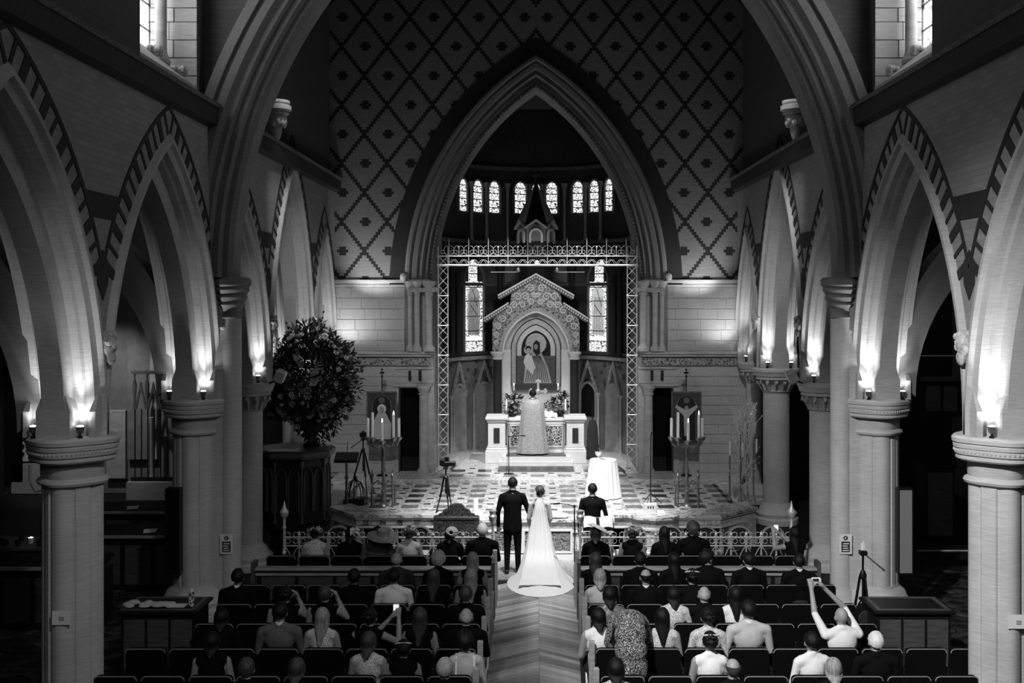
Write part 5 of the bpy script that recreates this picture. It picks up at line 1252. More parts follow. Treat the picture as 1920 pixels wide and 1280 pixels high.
def hair_mesh(style, seed=0):
    rr = random.Random(seed); n = 28; mb = MB(); R = (.086, .105, .108); rings = []
    big_ = {'curly': 1.28, 'puff': 1.2, 'updo': 1.1, 'bald': 1.005}.get(style, 1.06)
    def hl(a):                                   # polar angle of the hairline, a=0 is the face
        b_ = (1-cos(a))/2
        lo = {'bald': .25}.get(style, .98)
        return lo+(2.05-lo)*b_**.8
    m = 9
    def P(a, p, k=1.0):
        bump = 1+.025*cos(13*a+3*p)+(rr.uniform(-.07, .1) if style in ('curly', 'puff') else rr.uniform(-.03, .035) if style in ('short', 'bun', 'updo') else rr.uniform(-.012, .012))
        k *= bump*(1 if p < 1.2 else 1)
        return Vector((R[0]*big_*k*sin(p)*sin(a), R[1]*big_*k*sin(p)*cos(a)-.012, R[2]*big_*k*cos(p)+.018))
    for i in range(m+1):
        ring = []
        for j in range(n):
            a = 2*pi*j/n; h_ = hl(a)
            p = (.02+h_*i/m) if style != 'bald' else (1.25+(h_-1.25)*i/m if h_ > 1.25 else 1.25)
            ring.append(P(a, p, .985 if style == 'bald' and h_ <= 1.25 else 1))
        rings.append(ring)
    if style in ('long', 'wavy', 'bob'):
        ln = {'long': .27, 'wavy': .3, 'bob': .1}[style]; last = rings[-1]
        for k in range(1, 8):
            ring = []
            for j in range(n):
                a = 2*pi*j/n; b_ = max(0, (.35-cos(a))/1.35); v = last[j]; dz = ln*k/7*b_**.35 if b_ > 0 else 0
                f_ = 1+.05*sin(k*.6)+(.08*sin(k*1.5+j) if style == 'wavy' else 0)
                ring.append(Vector((v.x*(f_ if k < 5 else f_*(1-.13*(k-4))), min(v.y, -.0 if b_ > .3 else v.y)-.012*b_*k*.6, v.z-dz+(rr.uniform(-.012, .012) if k == 7 else 0))))
            rings.append(ring)
        rings.append([Vector((v.x*.7, v.y*.8+.01, v.z+.03)) for v in rings[-1]])
    else:
        rings.append([Vector((v.x*.9, v.y*.9, v.z+.006)) for v in rings[-1]])
    mb.loft(rings, style != 'bald')
    if style in ('bun', 'updo'):
        mb.ball((0, -.125, .03 if style == 'bun' else .06), (.055, .045, .05), 10, 7)
        for k in range(10): mb.ball((.05*cos(k*.63), -.115+.02*sin(k*2.2), .04+.05*sin(k*.63)), .024, 6, 4)
    return mb.build('hair', 'hair_black', data_only=True, smooth=50)
HAIR = {s_: hair_mesh(s_, i) for i, s_ in enumerate(('short', 'bald', 'long', 'wavy', 'bob', 'bun', 'updo', 'curly', 'puff'))}
BODY = {'man': grow(seated_prims(1.08)), 'woman': grow(seated_prims(.9, True)), 'dressed': grow(seated_prims(.93)),
        'leaner': grow(seated_prims(1.05, lean=.1, yaw=-.9)),
        'tee_camera': grow(seated_prims(1.12, arms={-1: ((-.30, .28, 1.2), (-.29, .42, 1.46)), 1: ((.14, .40, 1.22), (-.10, .45, 1.46))}, lean=.03), .011, .35),
        'phone_right': grow(seated_prims(.92, True, {1: ((.34, .26, .84), (.30, .42, 1.10)), -1: ((-.02, .36, .88), (.18, .42, 1.08))}), .011, .35),
        'phone_left': grow(seated_prims(.92, True, {-1: ((-.30, .28, .9), (-.29, .42, 1.12)), 1: ((.1, .36, .88), (-.16, .42, 1.10))}), .011, .35),
        'arm_up': grow(seated_prims(.95, True, {1: ((.28, .2, .86), (.16, .16, 1.13))}))}
EYES = MB().ball((-.032, .086, .0), .011, 8, 6).ball((.032, .086, .0), .011, 8, 6).build('eyes', 'glass_dark', data_only=True)
def setmats(o, ms):
    for i, m_ in enumerate(ms):
        o.material_slots[i].link = 'OBJECT'; o.material_slots[i].material = MATS[m_]
def dress_person(t, body, skin, top, leg, shoe, hc, hair, hmat, yaw=0, name='body'):
    b = put(name, body, t); setmats(b, (skin, top, leg, shoe))
    hb = put('hair', HAIR[hair], t, hc) if hair else None
    if hb: setmats(hb, (hmat,)); hb.rotation_euler = (0, 0, yaw)
    e = put('eyes', EYES, t, Vector(hc)); e.rotation_euler = (0, 0, yaw)
    return t
collar_me = MB().lathe([(.058, 0), (.062, .02), (.056, .045), (.052, .04)], 16).build('collar', 'white_cloth', data_only=True)

# ------------------------------------------------------------------ seating
def rbox(hw, z0, z1, rc, n=5):
    pts = [(-hw, z0), (hw, z0)]
    pts += [(hw-rc+rc*cos(pi/2*k/n), z1-rc+rc*sin(pi/2*k/n)) for k in range(n+1)]
    pts += [(-hw+rc-rc*sin(pi/2*k/n), z1-rc+rc*cos(pi/2*k/n)) for k in range(n+1)]
    return pts
bp = rbox(.245, .34, .86, .05)
me_back = MB().prism(bp, 'y', -.035, .035); me_back.v = [(x, y-(z-.4)*.1, z) for x, y, z in me_back.v]; me_back = me_back.build('backrest', 'seat_cloth', data_only=True, smooth=30)
me_pip = MB().tube([(x, -.037-(z-.4)*.1, z) for x, z in bp[2:]], .006, 5).build('piping', 'seat_piping', data_only=True)
me_seat = MB().box(-.235, .235, .05, .46, .4, .47, .03).build('seat', 'seat_cloth', data_only=True, smooth=30)
me_side = MB().box(-.015, .015, -.02, .34, 0, .56, .008).box(-.02, .02, -.02, .36, .56, .6, .01).build('side_frame', 'wood_dark', data_only=True, smooth=0)
def seat(x, y, label, group):
    t = thing('theatre_seat', (x, y, 0), label, 'seat', group)
    b = put('backrest', me_back, t); put('piping', me_pip, b); put('seat', me_seat, t); put('side_frame', me_side, t, (-.262, 0, 0)); put('side_frame', me_side, t, (.262, 0, 0))
ROWS = [17.9, 16.1, 15.1, 14.2, 13.2, 12.25, 11.35]
ORD = ['front', 'second', 'third', 'fourth', 'fifth', 'sixth', 'hindmost']
PITCH = .545
NTH = ['first', 'second', 'third', 'fourth', 'fifth', 'sixth', 'seventh', 'eighth', 'ninth']
def seat_x(s, k): return s*(.99+k*PITCH)
for r, y in enumerate(ROWS):
    for s in (-1, 1):
        cnt = {0: 7, 1: 7, 2: 7, 3: 7, 4: 8, 5: 8, 6: 0}[r]
        if r == 4 and s > 0: cnt = 9
        for k in range(cnt): seat(seat_x(s, k), y, 'dark upholstered theatre seat, %s from the aisle in the %s row %s' % (NTH[k], ORD[r], names[s]), 'theatre seats, %s row %s' % (ORD[r], names[s]))
        if r < 6:
            t = thing('row_end_panel', (s*.685, y, 0), 'wooden bench end at the aisle, %s row on the %s' % (ORD[r], names[s]), 'bench end', 'bench ends along the aisle')
            MB().box(-.028, .028, -.08, .5, 0, .62, .01).prism([(-.1, .6), (.02, .6), (-.02, .94), (-.1, .94)], 'x', -.028, .028).build('end_board', 'wood_mid', t, smooth=0)
            MB().box(-.035, .035, -.12, -.06, .0, .97, .012).build('cap_strip', 'wood_light', t, smooth=0)
            MB().box(-.035, .035, -.08, .42, .61, .645, .012).build('armrest', 'wood_light', t, smooth=0)
for s in (-1, 1):
    t = thing('pew_front', (s*2.62, 17.25, 0), 'long wooden pew front with pale top ledge on the %s of the aisle' % names[s], 'pew front', 'pew fronts')
    MB().box(-1.9, 1.9, -.02, .03, .05, .76).build('panel', 'wood_mid', t, smooth=0)
    MB().box(-1.92, 1.92, -.10, .09, .78, .82, .008).build('ledge', 'wood_light', t, smooth=0)
    MB().box(-1.92, 1.92, -.06, .02, .69, .73, .008).build('moulding', 'wood_light', t, smooth=0)
    for k in range(7): MB().box(-1.85+.61*k-.03, -1.85+.61*k+.03, -.04, .03, .05, .7).build('stile', 'wood_dark', t, smooth=0)
    for e in (-1, 1): MB().box(e*1.93-.03, e*1.93+.03, -.12, .1, 0, .93, .01).build('end_post', 'wood_mid', t, smooth=0)

# ------------------------------------------------------------------ the guests
DEF = dict(man=('short', 'hair_black', 'black_cloth'), woman=('long', 'hair_brown', 'black_cloth'), dressed=('long', 'hair_black', 'black_cloth'))
def guest(px, r, body, label, hair='short', hm='hair_black', top='black_cloth', skin='skin', dy=0, hat=None, collar=False, sc=1.0, yaw=None, dx=0):
    y = ROWS[r]+dy; x = xat(px, y+.13)
    k = max(0, round((abs(x)-.99)/PITCH)); sx = seat_x(1 if x > 0 else -1, k)
    if r == 6: seat(sx if abs(sx-x) < .3 else x, ROWS[6], 'dark theatre seat at the bottom edge under the %s' % label.split(' at the')[0], 'theatre seats, hindmost row')
    yw = random.uniform(-.12, .12) if yaw is None else yaw
    t = thing('person', (x, y, 0), label, 'person', 'seated wedding guests', scale=sc); t.rotation_euler = (0, 0, yw)
    ly = {'leaner': .1, 'tee_camera': .03}.get(body, 0); hy = -.9 if body == 'leaner' else 0
    dress_person(t, BODY[body], skin, top, 'charcoal_cloth', 'black_metal', (0, .13+ly, 1.185), hair, hm, hy)
    if collar: put('collar', collar_me, t, (0, .108, 1.05))
    if hat == 'brim':
        MB().lathe([(.01, .12), (.09, .11), (.105, .06), (.11, .03), (.2, .02), (.27, .0), (.27, -.008), (.2, .012), (.1, .02)], 28, (0, .12, 1.2)).build('hat', 'straw', t).rotation_euler = (.18, .1, 0)
    elif hat == 'flat':
        h_ = MB().lathe([(.01, .05), (.12, .04), (.19, .0), (.2, -.015), (.1, .0)], 24).build('hat', 'lace', t, loc=(.05, .1, 1.28)); h_.rotation_euler = (-.25, .45, 0)
    elif hat == 'fascinator':
        f_ = MB()
        for q in range(4): f_.tube([(.09*cos(a_*.6)*(.5+.2*q), .02*q-.12, .07*sin(a_*.6)*(.6+.2*q)) for a_ in range(11)], .009, 5)
        f_.build('fascinator', 'white_cloth', t, loc=(.04, .1, 1.24))
    elif hat == 'flowers':
        for q in range(7):
            o = put('hair_flower', BL[q % 4], t, (.1*cos(q*.9), .07-.03*(q % 2), 1.25+.04*sin(q*1.7))); o.scale = (.075,)*3; o.rotation_euler = (1.2, q, 0)
    elif hat == 'band':
        MB().tube([(.1*sin(q*.35-1.5), .12-.06*cos(q*.35-1.5), 1.26+.03*cos(q*.35-1.5)) for q in range(9)], .01, 5).build('hair_band', 'lace', t)
    elif hat == 'feather':
        f_ = MB()
        for q in range(14): f_.tube([(.03, -.02, 0), (.08+.05*sin(q), -.07+.04*cos(q*2), .03+.05*sin(q*1.7)), (.1+.08*sin(q), -.06+.06*cos(q*2), -.02+.09*sin(q*1.7))], [.02, .03, .004], 5)
        f_.build('feather_trim', 'white_cloth', t, loc=(0, .1, 1.22))
    elif hat == 'straps':
        for e in (-1, 1): MB().tube([(e*.11, -.005, .8), (e*.105, .02, .95), (e*.1, .06, 1.045), (e*.1, .13, 1.06)], .012, 5, flat=.4).build('dress_strap', 'white_cloth', t)
    if body in ('tee_camera', 'phone_right', 'phone_left'):
        c = {'tee_camera': (-.2, .5, 1.56), 'phone_right': (.25, .5, 1.2), 'phone_left': (-.23, .5, 1.2)}[body]
        d = thing('compact_camera' if body == 'tee_camera' else 'mobile_phone', (0, 0, 0), {'tee_camera': 'small silver camera held up by the bald guest in white', 'phone_right': 'phone held up by the guest near the left block centre', 'phone_left': 'phone held up by the guest at the right railing end'}[body], 'camera' if body == 'tee_camera' else 'phone')
        d.location = t.matrix_basis @ Vector(c)
        if body == 'tee_camera':
            MB().box(-.06, .06, -.02, .02, -.035, .035, .012).build('camera_body', 'white_stone', d); MB().box(-.045, .03, -.023, -.019, -.024, .024).build('screen', 'glass_dark', d, smooth=0)
            MB().lathe([(.025, .0), (.022, .03)], 12).build('lens', 'black_metal', d, loc=(.01, .02, 0)).rotation_euler = (-pi/2, 0, 0)
        else:
            MB().box(-.04, .04, -.006, .006, -.06, .06, .005).build('phone_body', 'white_stone', d); MB().box(-.034, .034, -.008, -.005, -.05, .05).build('screen', 'screen_glow', d, smooth=0)
    return t
E('screen_glow', .6, .8)
W, Dn, Mn = 'woman', 'dressed', 'man'
G = [
 # front row left
 (592, 0, W, 'woman with flowers in dark hair seated at the far left of the front row', dict(hair='updo', hat='flowers', top='lace')),
 (658, 0, Dn, 'guest in black with a white feather trim, front row left', dict(hair='bob', hat='feather')),
 (708, 0, Mn, 'guest in a wide brimmed straw hat and grey jacket, front row left', dict(hat='brim', top='grey_cloth', skin='skin_dark')),
 (768, 0, W, 'woman with flower-pinned updo and bare shoulders, front row left', dict(hair='updo', hm='hair_brown', hat='flowers', top='light_cloth')),
 (843, 0, Dn, 'woman in black wearing a white looped fascinator before the settle', dict(hair='bob', hat='fascinator')),
 (905, 0, Mn, 'white-haired man in a dark suit at the left aisle end, front row', dict(hair='short', hm='hair_white', sc=1.04)),
 # second row left
 (745, 1, Mn, 'balding man in a dark jacket behind the pew front ledge, left block', dict(hair='bald', hm='hair_grey', top='charcoal_cloth', skin='skin')),
 (823, 1, Dn, 'woman with big curly fair hair, second row left', dict(hair='curly', hm='hair_grey')),
 (887, 1, W, 'woman with long fair streaked hair near the aisle, second row left', dict(hair='long', hm='hair_blond')),
 # third row left
 (446, 2, Mn, 'man in dark suit with white collar at the far left of the third row', dict(collar=True, skin='skin_dark')),
 (663, 2, Mn, 'dark-haired man in black, middle of the third row left', dict(skin='skin_dark')),
 (740, 2, Mn, 'guest with black hair and a white shirt, third row left', dict(top='white_cloth', collar=True)),
 (812, 2, Dn, 'woman with long dark hair, third row left below the curly-haired guest', dict(hair='long', hm='hair_brown')),
 (884, 2, W, 'woman with long fair hair and bare arms by the left aisle', dict(hair='wavy', hm='hair_blond')),
 # fourth row left
 (538, 3, 'arm_up', 'dark-haired woman touching her head, fourth row left', dict(hair='bun')),
 (609, 3, 'arm_up', 'woman in black with raised forearm, right of the hand-to-head guest', dict(hair='short', hm='hair_brown', dy=.03)),
 (873, 3, Mn, 'man in black seated behind the long fair-haired woman, fourth row left', dict(hair='short', hm='hair_brown')),
 # fifth row left
 (418, 4, Dn, 'woman in black at the far left of the fifth row', dict(hair='bob')),
 (526, 4, Mn, 'man in a grey suit jacket with white collar, fifth row left', dict(top='grey_cloth', collar=True, sc=1.05)),
 (603, 4, W, 'blond woman in a lace-trimmed top, fifth row left', dict(hair='long', hm='hair_blond', top='lace')),
 (692, 4, 'phone_right', 'dark-haired woman holding up a phone in both hands, left block', dict(hair='bun')),
 (786, 4, W, 'woman with long brown hair and bare arms, fifth row left', dict(hair='long', hm='hair_brown')),
 (876, 4, Mn, 'grey balding man behind the left aisle bench ends', dict(hair='bald', hm='hair_grey')),
 # sixth row left
 (400, 5, W, 'dark-haired guest at the far left of the sixth row', dict(hair='bob')),
 (690, 5, W, 'woman with fair streaked hair and pale shoulders, sixth row left', dict(hair='bob', hm='hair_brown', top='lace')),
 (758, 5, W, 'child with dark hair and a pale headband, sixth row left', dict(hair='short', hat='band', sc=.93)),
 (874, 5, W, 'dark-haired woman in a white strappy dress at the left aisle', dict(hair='puff', top='light_cloth', hat='straps', skin='skin_light')),
 # hindmost left
 (463, 6, Mn, 'dark-haired guest at the bottom edge, far left', dict(hm='hair_brown')),
 (556, 6, Dn, 'brown-haired guest at the bottom edge, left of centre', dict(hair='bob', hm='hair_brown')),
 (834, 6, Mn, 'grey-haired guest at the bottom edge beside the strappy dress', dict(hair='short', hm='hair_grey')),
 # front row right
 (1116, 0, Dn, 'woman in a tilted white flat hat at the right aisle end, front row', dict(hair='bob', hm='hair_brown', hat='flat')),
 (1184, 0, W, 'woman with flower-pinned hair, front row right', dict(hair='updo', hm='hair_brown', hat='flowers')),
 (1247, 0, Dn, 'woman with straight dark hair, front row right', dict(hair='long')),
 (1300, 0, Mn, 'broad man in a black suit with curly grey hair, front row right', dict(hair='puff', hm='hair_brown', sc=1.06)),
 (1490, 0, 'phone_left', 'woman raising a phone at the right end of the railing', dict(hair='long')),
 # second row right
 (1118, 1, Dn, 'woman in black with long wavy dark hair by the right aisle', dict(hair='wavy', hm='hair_brown')),
 (1200, 1, Mn, 'dark-suited man behind the flower-haired woman, second row right', dict()),
 (1265, 1, Dn, 'woman with long black hair, second row right', dict(hair='long')),
 (1328, 1, 'leaner', 'bearded dark-haired man turning to his neighbour, second row right', dict(hair='puff', yaw=.0)),
 (1405, 1, Mn, 'man in a black jacket with white collar, second row right', dict(collar=True)),
 (1497, 1, Mn, 'man with dark hair and a pale collar near the right pew front end', dict(collar=True, dy=-.1)),
 # third row right
 (1124, 2, W, 'woman with fair streaked hair and pale arms, third row right', dict(hair='bob', hm='hair_blond', top='light_cloth')),
 (1210, 2, Mn, 'man with a thinning crown and white collar, third row right', dict(hair='bald', hm='hair_black', collar=True)),
 (1297, 2, Dn, 'woman with a beaded hair band, third row right', dict(hair='bun', hat='band')),
 # fourth row right
 (1143, 3, Dn, 'woman in black sequins, fourth row right', dict(hair='bob', top='sequin')),
 (1262, 3, Dn, 'woman in a pale sparkling jacket, fourth row right', dict(hair='bob', top='lace', dx=0)),
 (1320, 3, Mn, 'bald man in a black jacket, fourth row right', dict(hair='bald', hm='hair_grey', skin='skin')),
 (1378, 3, W, 'dark-haired woman with a white top, fourth row right', dict(hair='long', top='white_cloth')),
 # fifth row right
 (1124, 4, W, 'dark-haired woman in a white top at the right aisle', dict(hair='bob', top='white_cloth')),
 (1241, 4, W, 'dark-haired woman in a pale patterned top, fifth row right', dict(hair='long', top='lace')),
 (1327, 4, Dn, 'black-haired woman in a pale floral top, fifth row right', dict(hair='bun', top='lace')),
 (1404, 4, Mn, 'broad man in a light shirt, fifth row right', dict(hair='short', top='light_cloth', sc=1.07, collar=True)),
 (1581, 4, 'tee_camera', 'bald man in a white T-shirt raising a camera overhead', dict(hair=None, top='white_cloth', skin='skin')),
 # sixth row right
 (1331, 5, W, 'black-haired woman in a white sleeveless top with a beaded clasp', dict(hair='bun', top='white_cloth', hat='band')),
 (1524, 5, Dn, 'dark-haired guest in a white shirt, sixth row right', dict(hair='short', top='white_cloth', collar=True)),
 (1642, 5, Mn, 'white-haired man in a black jacket at the lower right', dict(hair='short', hm='hair_white')),
 (1155, 6, Dn, 'dark-haired guest in a pale top at the bottom edge by the right aisle', dict(hair='bob', top='light_cloth')),
 (1374, 6, Mn, 'balding guest at the bottom edge, right block', dict(hair='bald', hm='hair_brown')),
 (1560, 6, Dn, 'guest with streaked fair hair at the bottom edge, far right', dict(hair='bob', hm='hair_blond')),
]
for px, r, b_, lab, kw in G: guest(px, r, b_, lab, **kw)

# standing woman in leopard print bending over between the rows
lw = thing('person', (1.14, 12.78, 0), 'standing woman in a leopard print dress bending over between the right rows', 'person')
P = [ell((0, 0, .95), (.2, .17, .17), TOP), ell((0, .08, 1.12), (.2, .18, .2), TOP), ell((.0, .26, 1.22), (.21, .2, .15), TOP), cap((-.16, .38, 1.2), (.16, .38, 1.2), .075, .075, TOP), cap((0, .42, 1.2), (-.02, .52, 1.16), .055, .052, SKIN),
     ell((0, .0, .75), (.21, .17, .25), TOP), ell((0, 0, .52), (.19, .16, .16), TOP)]+head_prims((-.03, .6, 1.1), 0, -.9)
for e in (-1, 1):
    P += [cap((e*.2, .38, 1.18), (e*.26, .42, .92), .056, .045, TOP), cap((e*.26, .42, .92), (e*.16, .5, .75), .042, .03, SKIN)]+hand_prims((e*.16, .5, .75), (e*.26, .42, .92), side=e)
    P += [cap((e*.09, 0, .6), (e*.1, -.02, .1), .07, .042, SKIN), cap((e*.1, -.04, .045), (e*.11, .12, .035), .04, .034, SHOE)]
dress_person(lw, grow(P), 'skin', 'leopard', 'leopard', 'black_metal', (-.03, .6, 1.1), 'bob', 'hair_black')

# ------------------------------------------------------------------ the wedding party
gr = thing('person', (xat(961, 20.0), 20.0, 0), 'groom in a black suit standing with his back to the guests', 'person')
dress_person(gr, grow(standing_prims(1.79, 1.0, {1: ((.30, .0, 1.17), (.33, .2, 1.13))}, feet=.1), .010, .4, 8), 'skin', 'black_cloth', 'black_cloth', 'black_metal', (0, .03*.994, 1.685*.994), 'short', 'hair_black')
put('collar', collar_me, gr, (0, .0, 1.575))
for e in (-1, 1): MB().tube([(e*.012, -.148, .80), (e*.012, -.15, .95)], .003, 4).build('jacket_vent', 'ink', gr)
br = thing('person', (xat(1012, 19.9), 19.9, 0), 'bride in a white gown with long train and veil standing beside the groom', 'person')
Pb = [q for q in standing_prims(1.64, .82, {-1: ((-.225, .0, 1.16), (-.2, .14, 1.0)), 1: ((.225, .0, 1.16), (.17, .16, 1.02))}, suit=False)]
Pb = [(q[:-1]+((TOP,) if q[-1] == TOP else (q[-1],))) for q in Pb]
dress_person(br, grow(Pb, .010, .4), 'skin_light', 'lace', 'satin_white', 'white_cloth', (0, .03*.91, 1.685*.91), 'updo', 'hair_brown')
n_ = 64
def gring(cx, cy, rx_, ry_, z, fold=0, seed=0): return [(cx+rx_*(1+fold*cos(9*2*pi*k/n_+seed))*sin(2*pi*k/n_), cy-ry_*(1+fold*cos(9*2*pi*k/n_+seed))*cos(2*pi*k/n_), z) for k in range(n_)]
gown = [gring(0, 0, .17, .12, 1.24), gring(0, 0, .16, .12, 1.18), gring(0, 0, .145, .115, 1.02), gring(0, 0, .175, .15, .92), gring(0, -.02, .215, .19, .8), gring(0, -.05, .25, .24, .6, .01), gring(.0, -.10, .30, .31, .42, .02), gring(.01, -.19, .36, .42, .26, .025, .5),
        gring(.02, -.32, .42, .57, .15, .03, 1), gring(.02, -.45, .49, .74, .08, .03, 1), gring(.02, -.56, .56, .87, .04, .02, 1.2), gring(.02, -.6, .60, .91, .015, .012, 1.2), gring(.02, -.6, .585, .88, .006, .0)]
MB().loft(gown, False).build('gown', 'satin_white', br, smooth=80)
hem = MB()
for k in range(90):
    a_ = pi*2*k/90; hem.ball((.02+.6*sin(a_), -.6-.9*cos(a_), .012), (.022, .022, .01), 6, 3)
hem.build('lace_hem', 'white_cloth', br)['kind'] = 'stuff'
ve = []
for z, y_, w_ in ((1.47, -.10, .035), (1.43, -.125, .06), (1.36, -.145, .085), (1.2, -.165, .12), (1.0, -.18, .165), (.8, -.24, .19), (.6, -.32, .22), (.42, -.44, .26), (.27, -.64, .31), (.165, -.9, .34), (.115, -1.12, .38)):
    ve.append([(w_*(-1+2*k/16), y_+.02*cos(pi*(-1+2*k/16))*.5-.012*sin(k*2.2), z) for k in range(17)])
MB().loft(ve, False, False).build('veil', 'satin_white', br, smooth=80)
for e in (-1,):
    MB().loft([[(-.06, -.09, 1.54), (-.085, -.03, 1.6)], [(-.085, -.1, 1.46), (-.11, -.02, 1.5)], [(-.10, -.13, 1.34), (-.14, -.05, 1.36)]], False, False).build('veil_fold', 'white_cloth', br, smooth=80)
# celebrant at the altar
pt = thing('person', (xat(999, 28.66), 28.66, ZT+.256), 'priest in a pale brocade cope facing the altar', 'person')
dress_person(pt, grow(standing_prims(1.72, .98, {-1: ((-.24, .1, 1.12), (-.12, .36, 1.1)), 1: ((.24, .1, 1.12), (.12, .36, 1.1))}, suit=False), .011, .4), 'skin', 'white_cloth', 'black_cloth', 'black_metal', (0, .03*.955, 1.685*.955), 'short', 'hair_black')
cope = [gring(0, .0, .09, .08, 1.5), gring(0, -.01, .2, .13, 1.45), gring(0, -.01, .285, .17, 1.36, .01), gring(0, 0, .31, .21, 1.15, .015), gring(0, 0, .335, .23, .85, .025), gring(0, 0, .37, .245, .5, .035), gring(0, .0, .41, .265, .2, .045), gring(0, 0, .43, .275, .04, .05)]
MB().loft(cope, False).build('cope', 'brocade', pt, smooth=80)
MB().lathe([(.1, 1.47), (.115, 1.49), (.1, 1.51), (.09, 1.5)], 20).build('collar_band', 'brass', pt)
# attendant at the lectern
am = thing('person', (xat(1111, 20.35), 20.35, 0), 'dark-haired man in a black jacket standing at the draped lectern', 'person')
dress_person(am, grow(standing_prims(1.6, 1.05, suit=True), .011, .4, 8), 'skin', 'black_cloth', 'black_cloth', 'black_metal', (0, .03*.89, 1.685*.89), 'short', 'hair_black')
put('collar', collar_me, am, (0, .0, 1.39))
# ------------------------------------------------------------------ signs, speakers, tables and aisle furniture
for s in (-1, 1):
    side = names[s]
    # printed sign on the shaft of the great arch pier
    d = 17.0; x = -4.93*(-s)
    t = thing('printed_sign', (s*4.94, 17.2-.178, zat(1038, 17.03)), 'white printed sign with round symbol and dark text block on the %s shaft' % side, 'sign')
    MB().box(-.1, .1, -.006, 0, 0, .315).build('sheet', 'paper', t, smooth=0)
    MB().prism([(.036*cos(k*.42), .255+.036*sin(k*.42)) for k in range(15)], 'y', -.008, -.005).build('symbol_disc', 'ink', t, smooth=0)
    MB().box(-.012, .006, -.01, -.007, .24, .272).build('symbol_mark', 'paper', t, smooth=0)
    MB().box(-.068, .068, -.008, -.005, .03, .2).build('text_block', 'ink', t, smooth=0)
    tx = MB()
    for k in range(4): tx.box(-.05+.008*(k % 2), .05-.01*(k % 3), -.01, -.007, .05+k*.036, .066+k*.036)
    tx.build('text_line', 'paper', t, smooth=0)
    # small notice on the nearest pier
    px0, px1, py0, py1 = ((98, 133, 1145, 1171) if s < 0 else (1890, 1930, 1152, 1178))
    yn = 12.64-.372; xc = xat((px0+px1)/2, yn)
    t = thing('paper_notice', (xc, yn, zat(py1, yn)), 'small white card notice taped to the nearest %s pier' % side, 'notice')
    w_, h_ = (px1-px0)*yn/F/2, (py1-py0)*yn/F
    MB().box(-w_, w_, -.006, 0, 0, h_).build('card', 'paper', t, smooth=0)
    tx = MB()
    for k in range(3): tx.box(-.03, .03, -.008, -.005, h_*.3+k*.018, h_*.3+.007+k*.018)
    tx.build('text_line', 'ink', t, smooth=0)
    # column loudspeaker on the great arch pier
    pxc = 325 if s < 0 else 1696; ys = 16.76; xs = xat(pxc, ys); z0, z1 = zat(1076, ys), zat(914, ys)
    t = thing('column_speaker', (xs, ys, z0), ('slim dark column loudspeaker on the left pier' if s < 0 else 'slim pale grey column loudspeaker on the right pier'), 'loudspeaker')
    MB().box(-.115, .115, -.06, .1, 0, z1-z0, .015).build('cabinet', 'black_metal', t, smooth=0)
    MB().box(-.095, .095, -.07, -.055, .03, z1-z0-.03, .006).build('grille', 'black_cloth' if s < 0 else 'speaker_grille', t, smooth=0)
    # dark desk by the pier
    xc = s*5.12; t = thing('dark_desk', (xc, 14.75, 0), 'dark wooden desk beside the seats below the %s pier' % side, 'desk')
    MB().box(-.5, .5, -.3, .3, 0, .9, .01).build('cabinet', 'wood_dark', t, smooth=0)
    MB().box(-.55, .55, -.36, .36, .9, .95, .012).build('desk_top', 'wood_dark', t, smooth=0)
    MB().ribbon([(-.5, -.32), (.5, -.32), (.5, .32), (-.5, .32)], [(-.44, -.26), (.44, -.26), (.44, .26), (-.44, .26)], 'z', .95, .957, True).build('inlay', 'wood_mid', t, smooth=0)
    for k in range(3): MB().box(-.46+.32*k, -.18+.32*k, -.315, -.3, .1, .82, .005).build('panel', 'wood_mid', t, smooth=0)
for x, lab, w_ in ((-5.45, 'crumpled pale cloth at the left end of the left desk', .16), (-5.14, 'crumpled pale cloth in the middle of the left desk', .12)):
    t = thing('crumpled_cloth', (x, 14.62, .957), lab, 'cloth', 'cloths on the left desk')
    mb = MB(); rr = random.Random(int(x*100))
    for k in range(9): mb.ball((rr.uniform(-w_, w_), rr.uniform(-.1, .1), .025), (rr.uniform(.05, .1), rr.uniform(.04, .08), rr.uniform(.015, .035)), 8, 5)
    mb.build('cloth', 'light_cloth', t)
t = thing('leaflet_stack', (-4.92, 14.6, .957), 'flat stack of white leaflets on the left desk', 'papers')
for k in range(3): MB().box(-.12, .12, -.06, .06, k*.008, k*.008+.007).build('leaflet', 'paper', t, loc=(.01*k, 0, 0), smooth=0)
t = thing('spray_bottle', (-4.72, 14.62, .957), 'small cylindrical bottle standing at the right end of the left desk', 'bottle')
MB().lathe([(.038, 0), (.04, .02), (.04, .17), (.02, .2)], 14).build('bottle_body', 'scroll_panel', t); MB().lathe([(.024, .19), (.024, .23), (.01, .24)], 12).build('cap', 'paper', t)

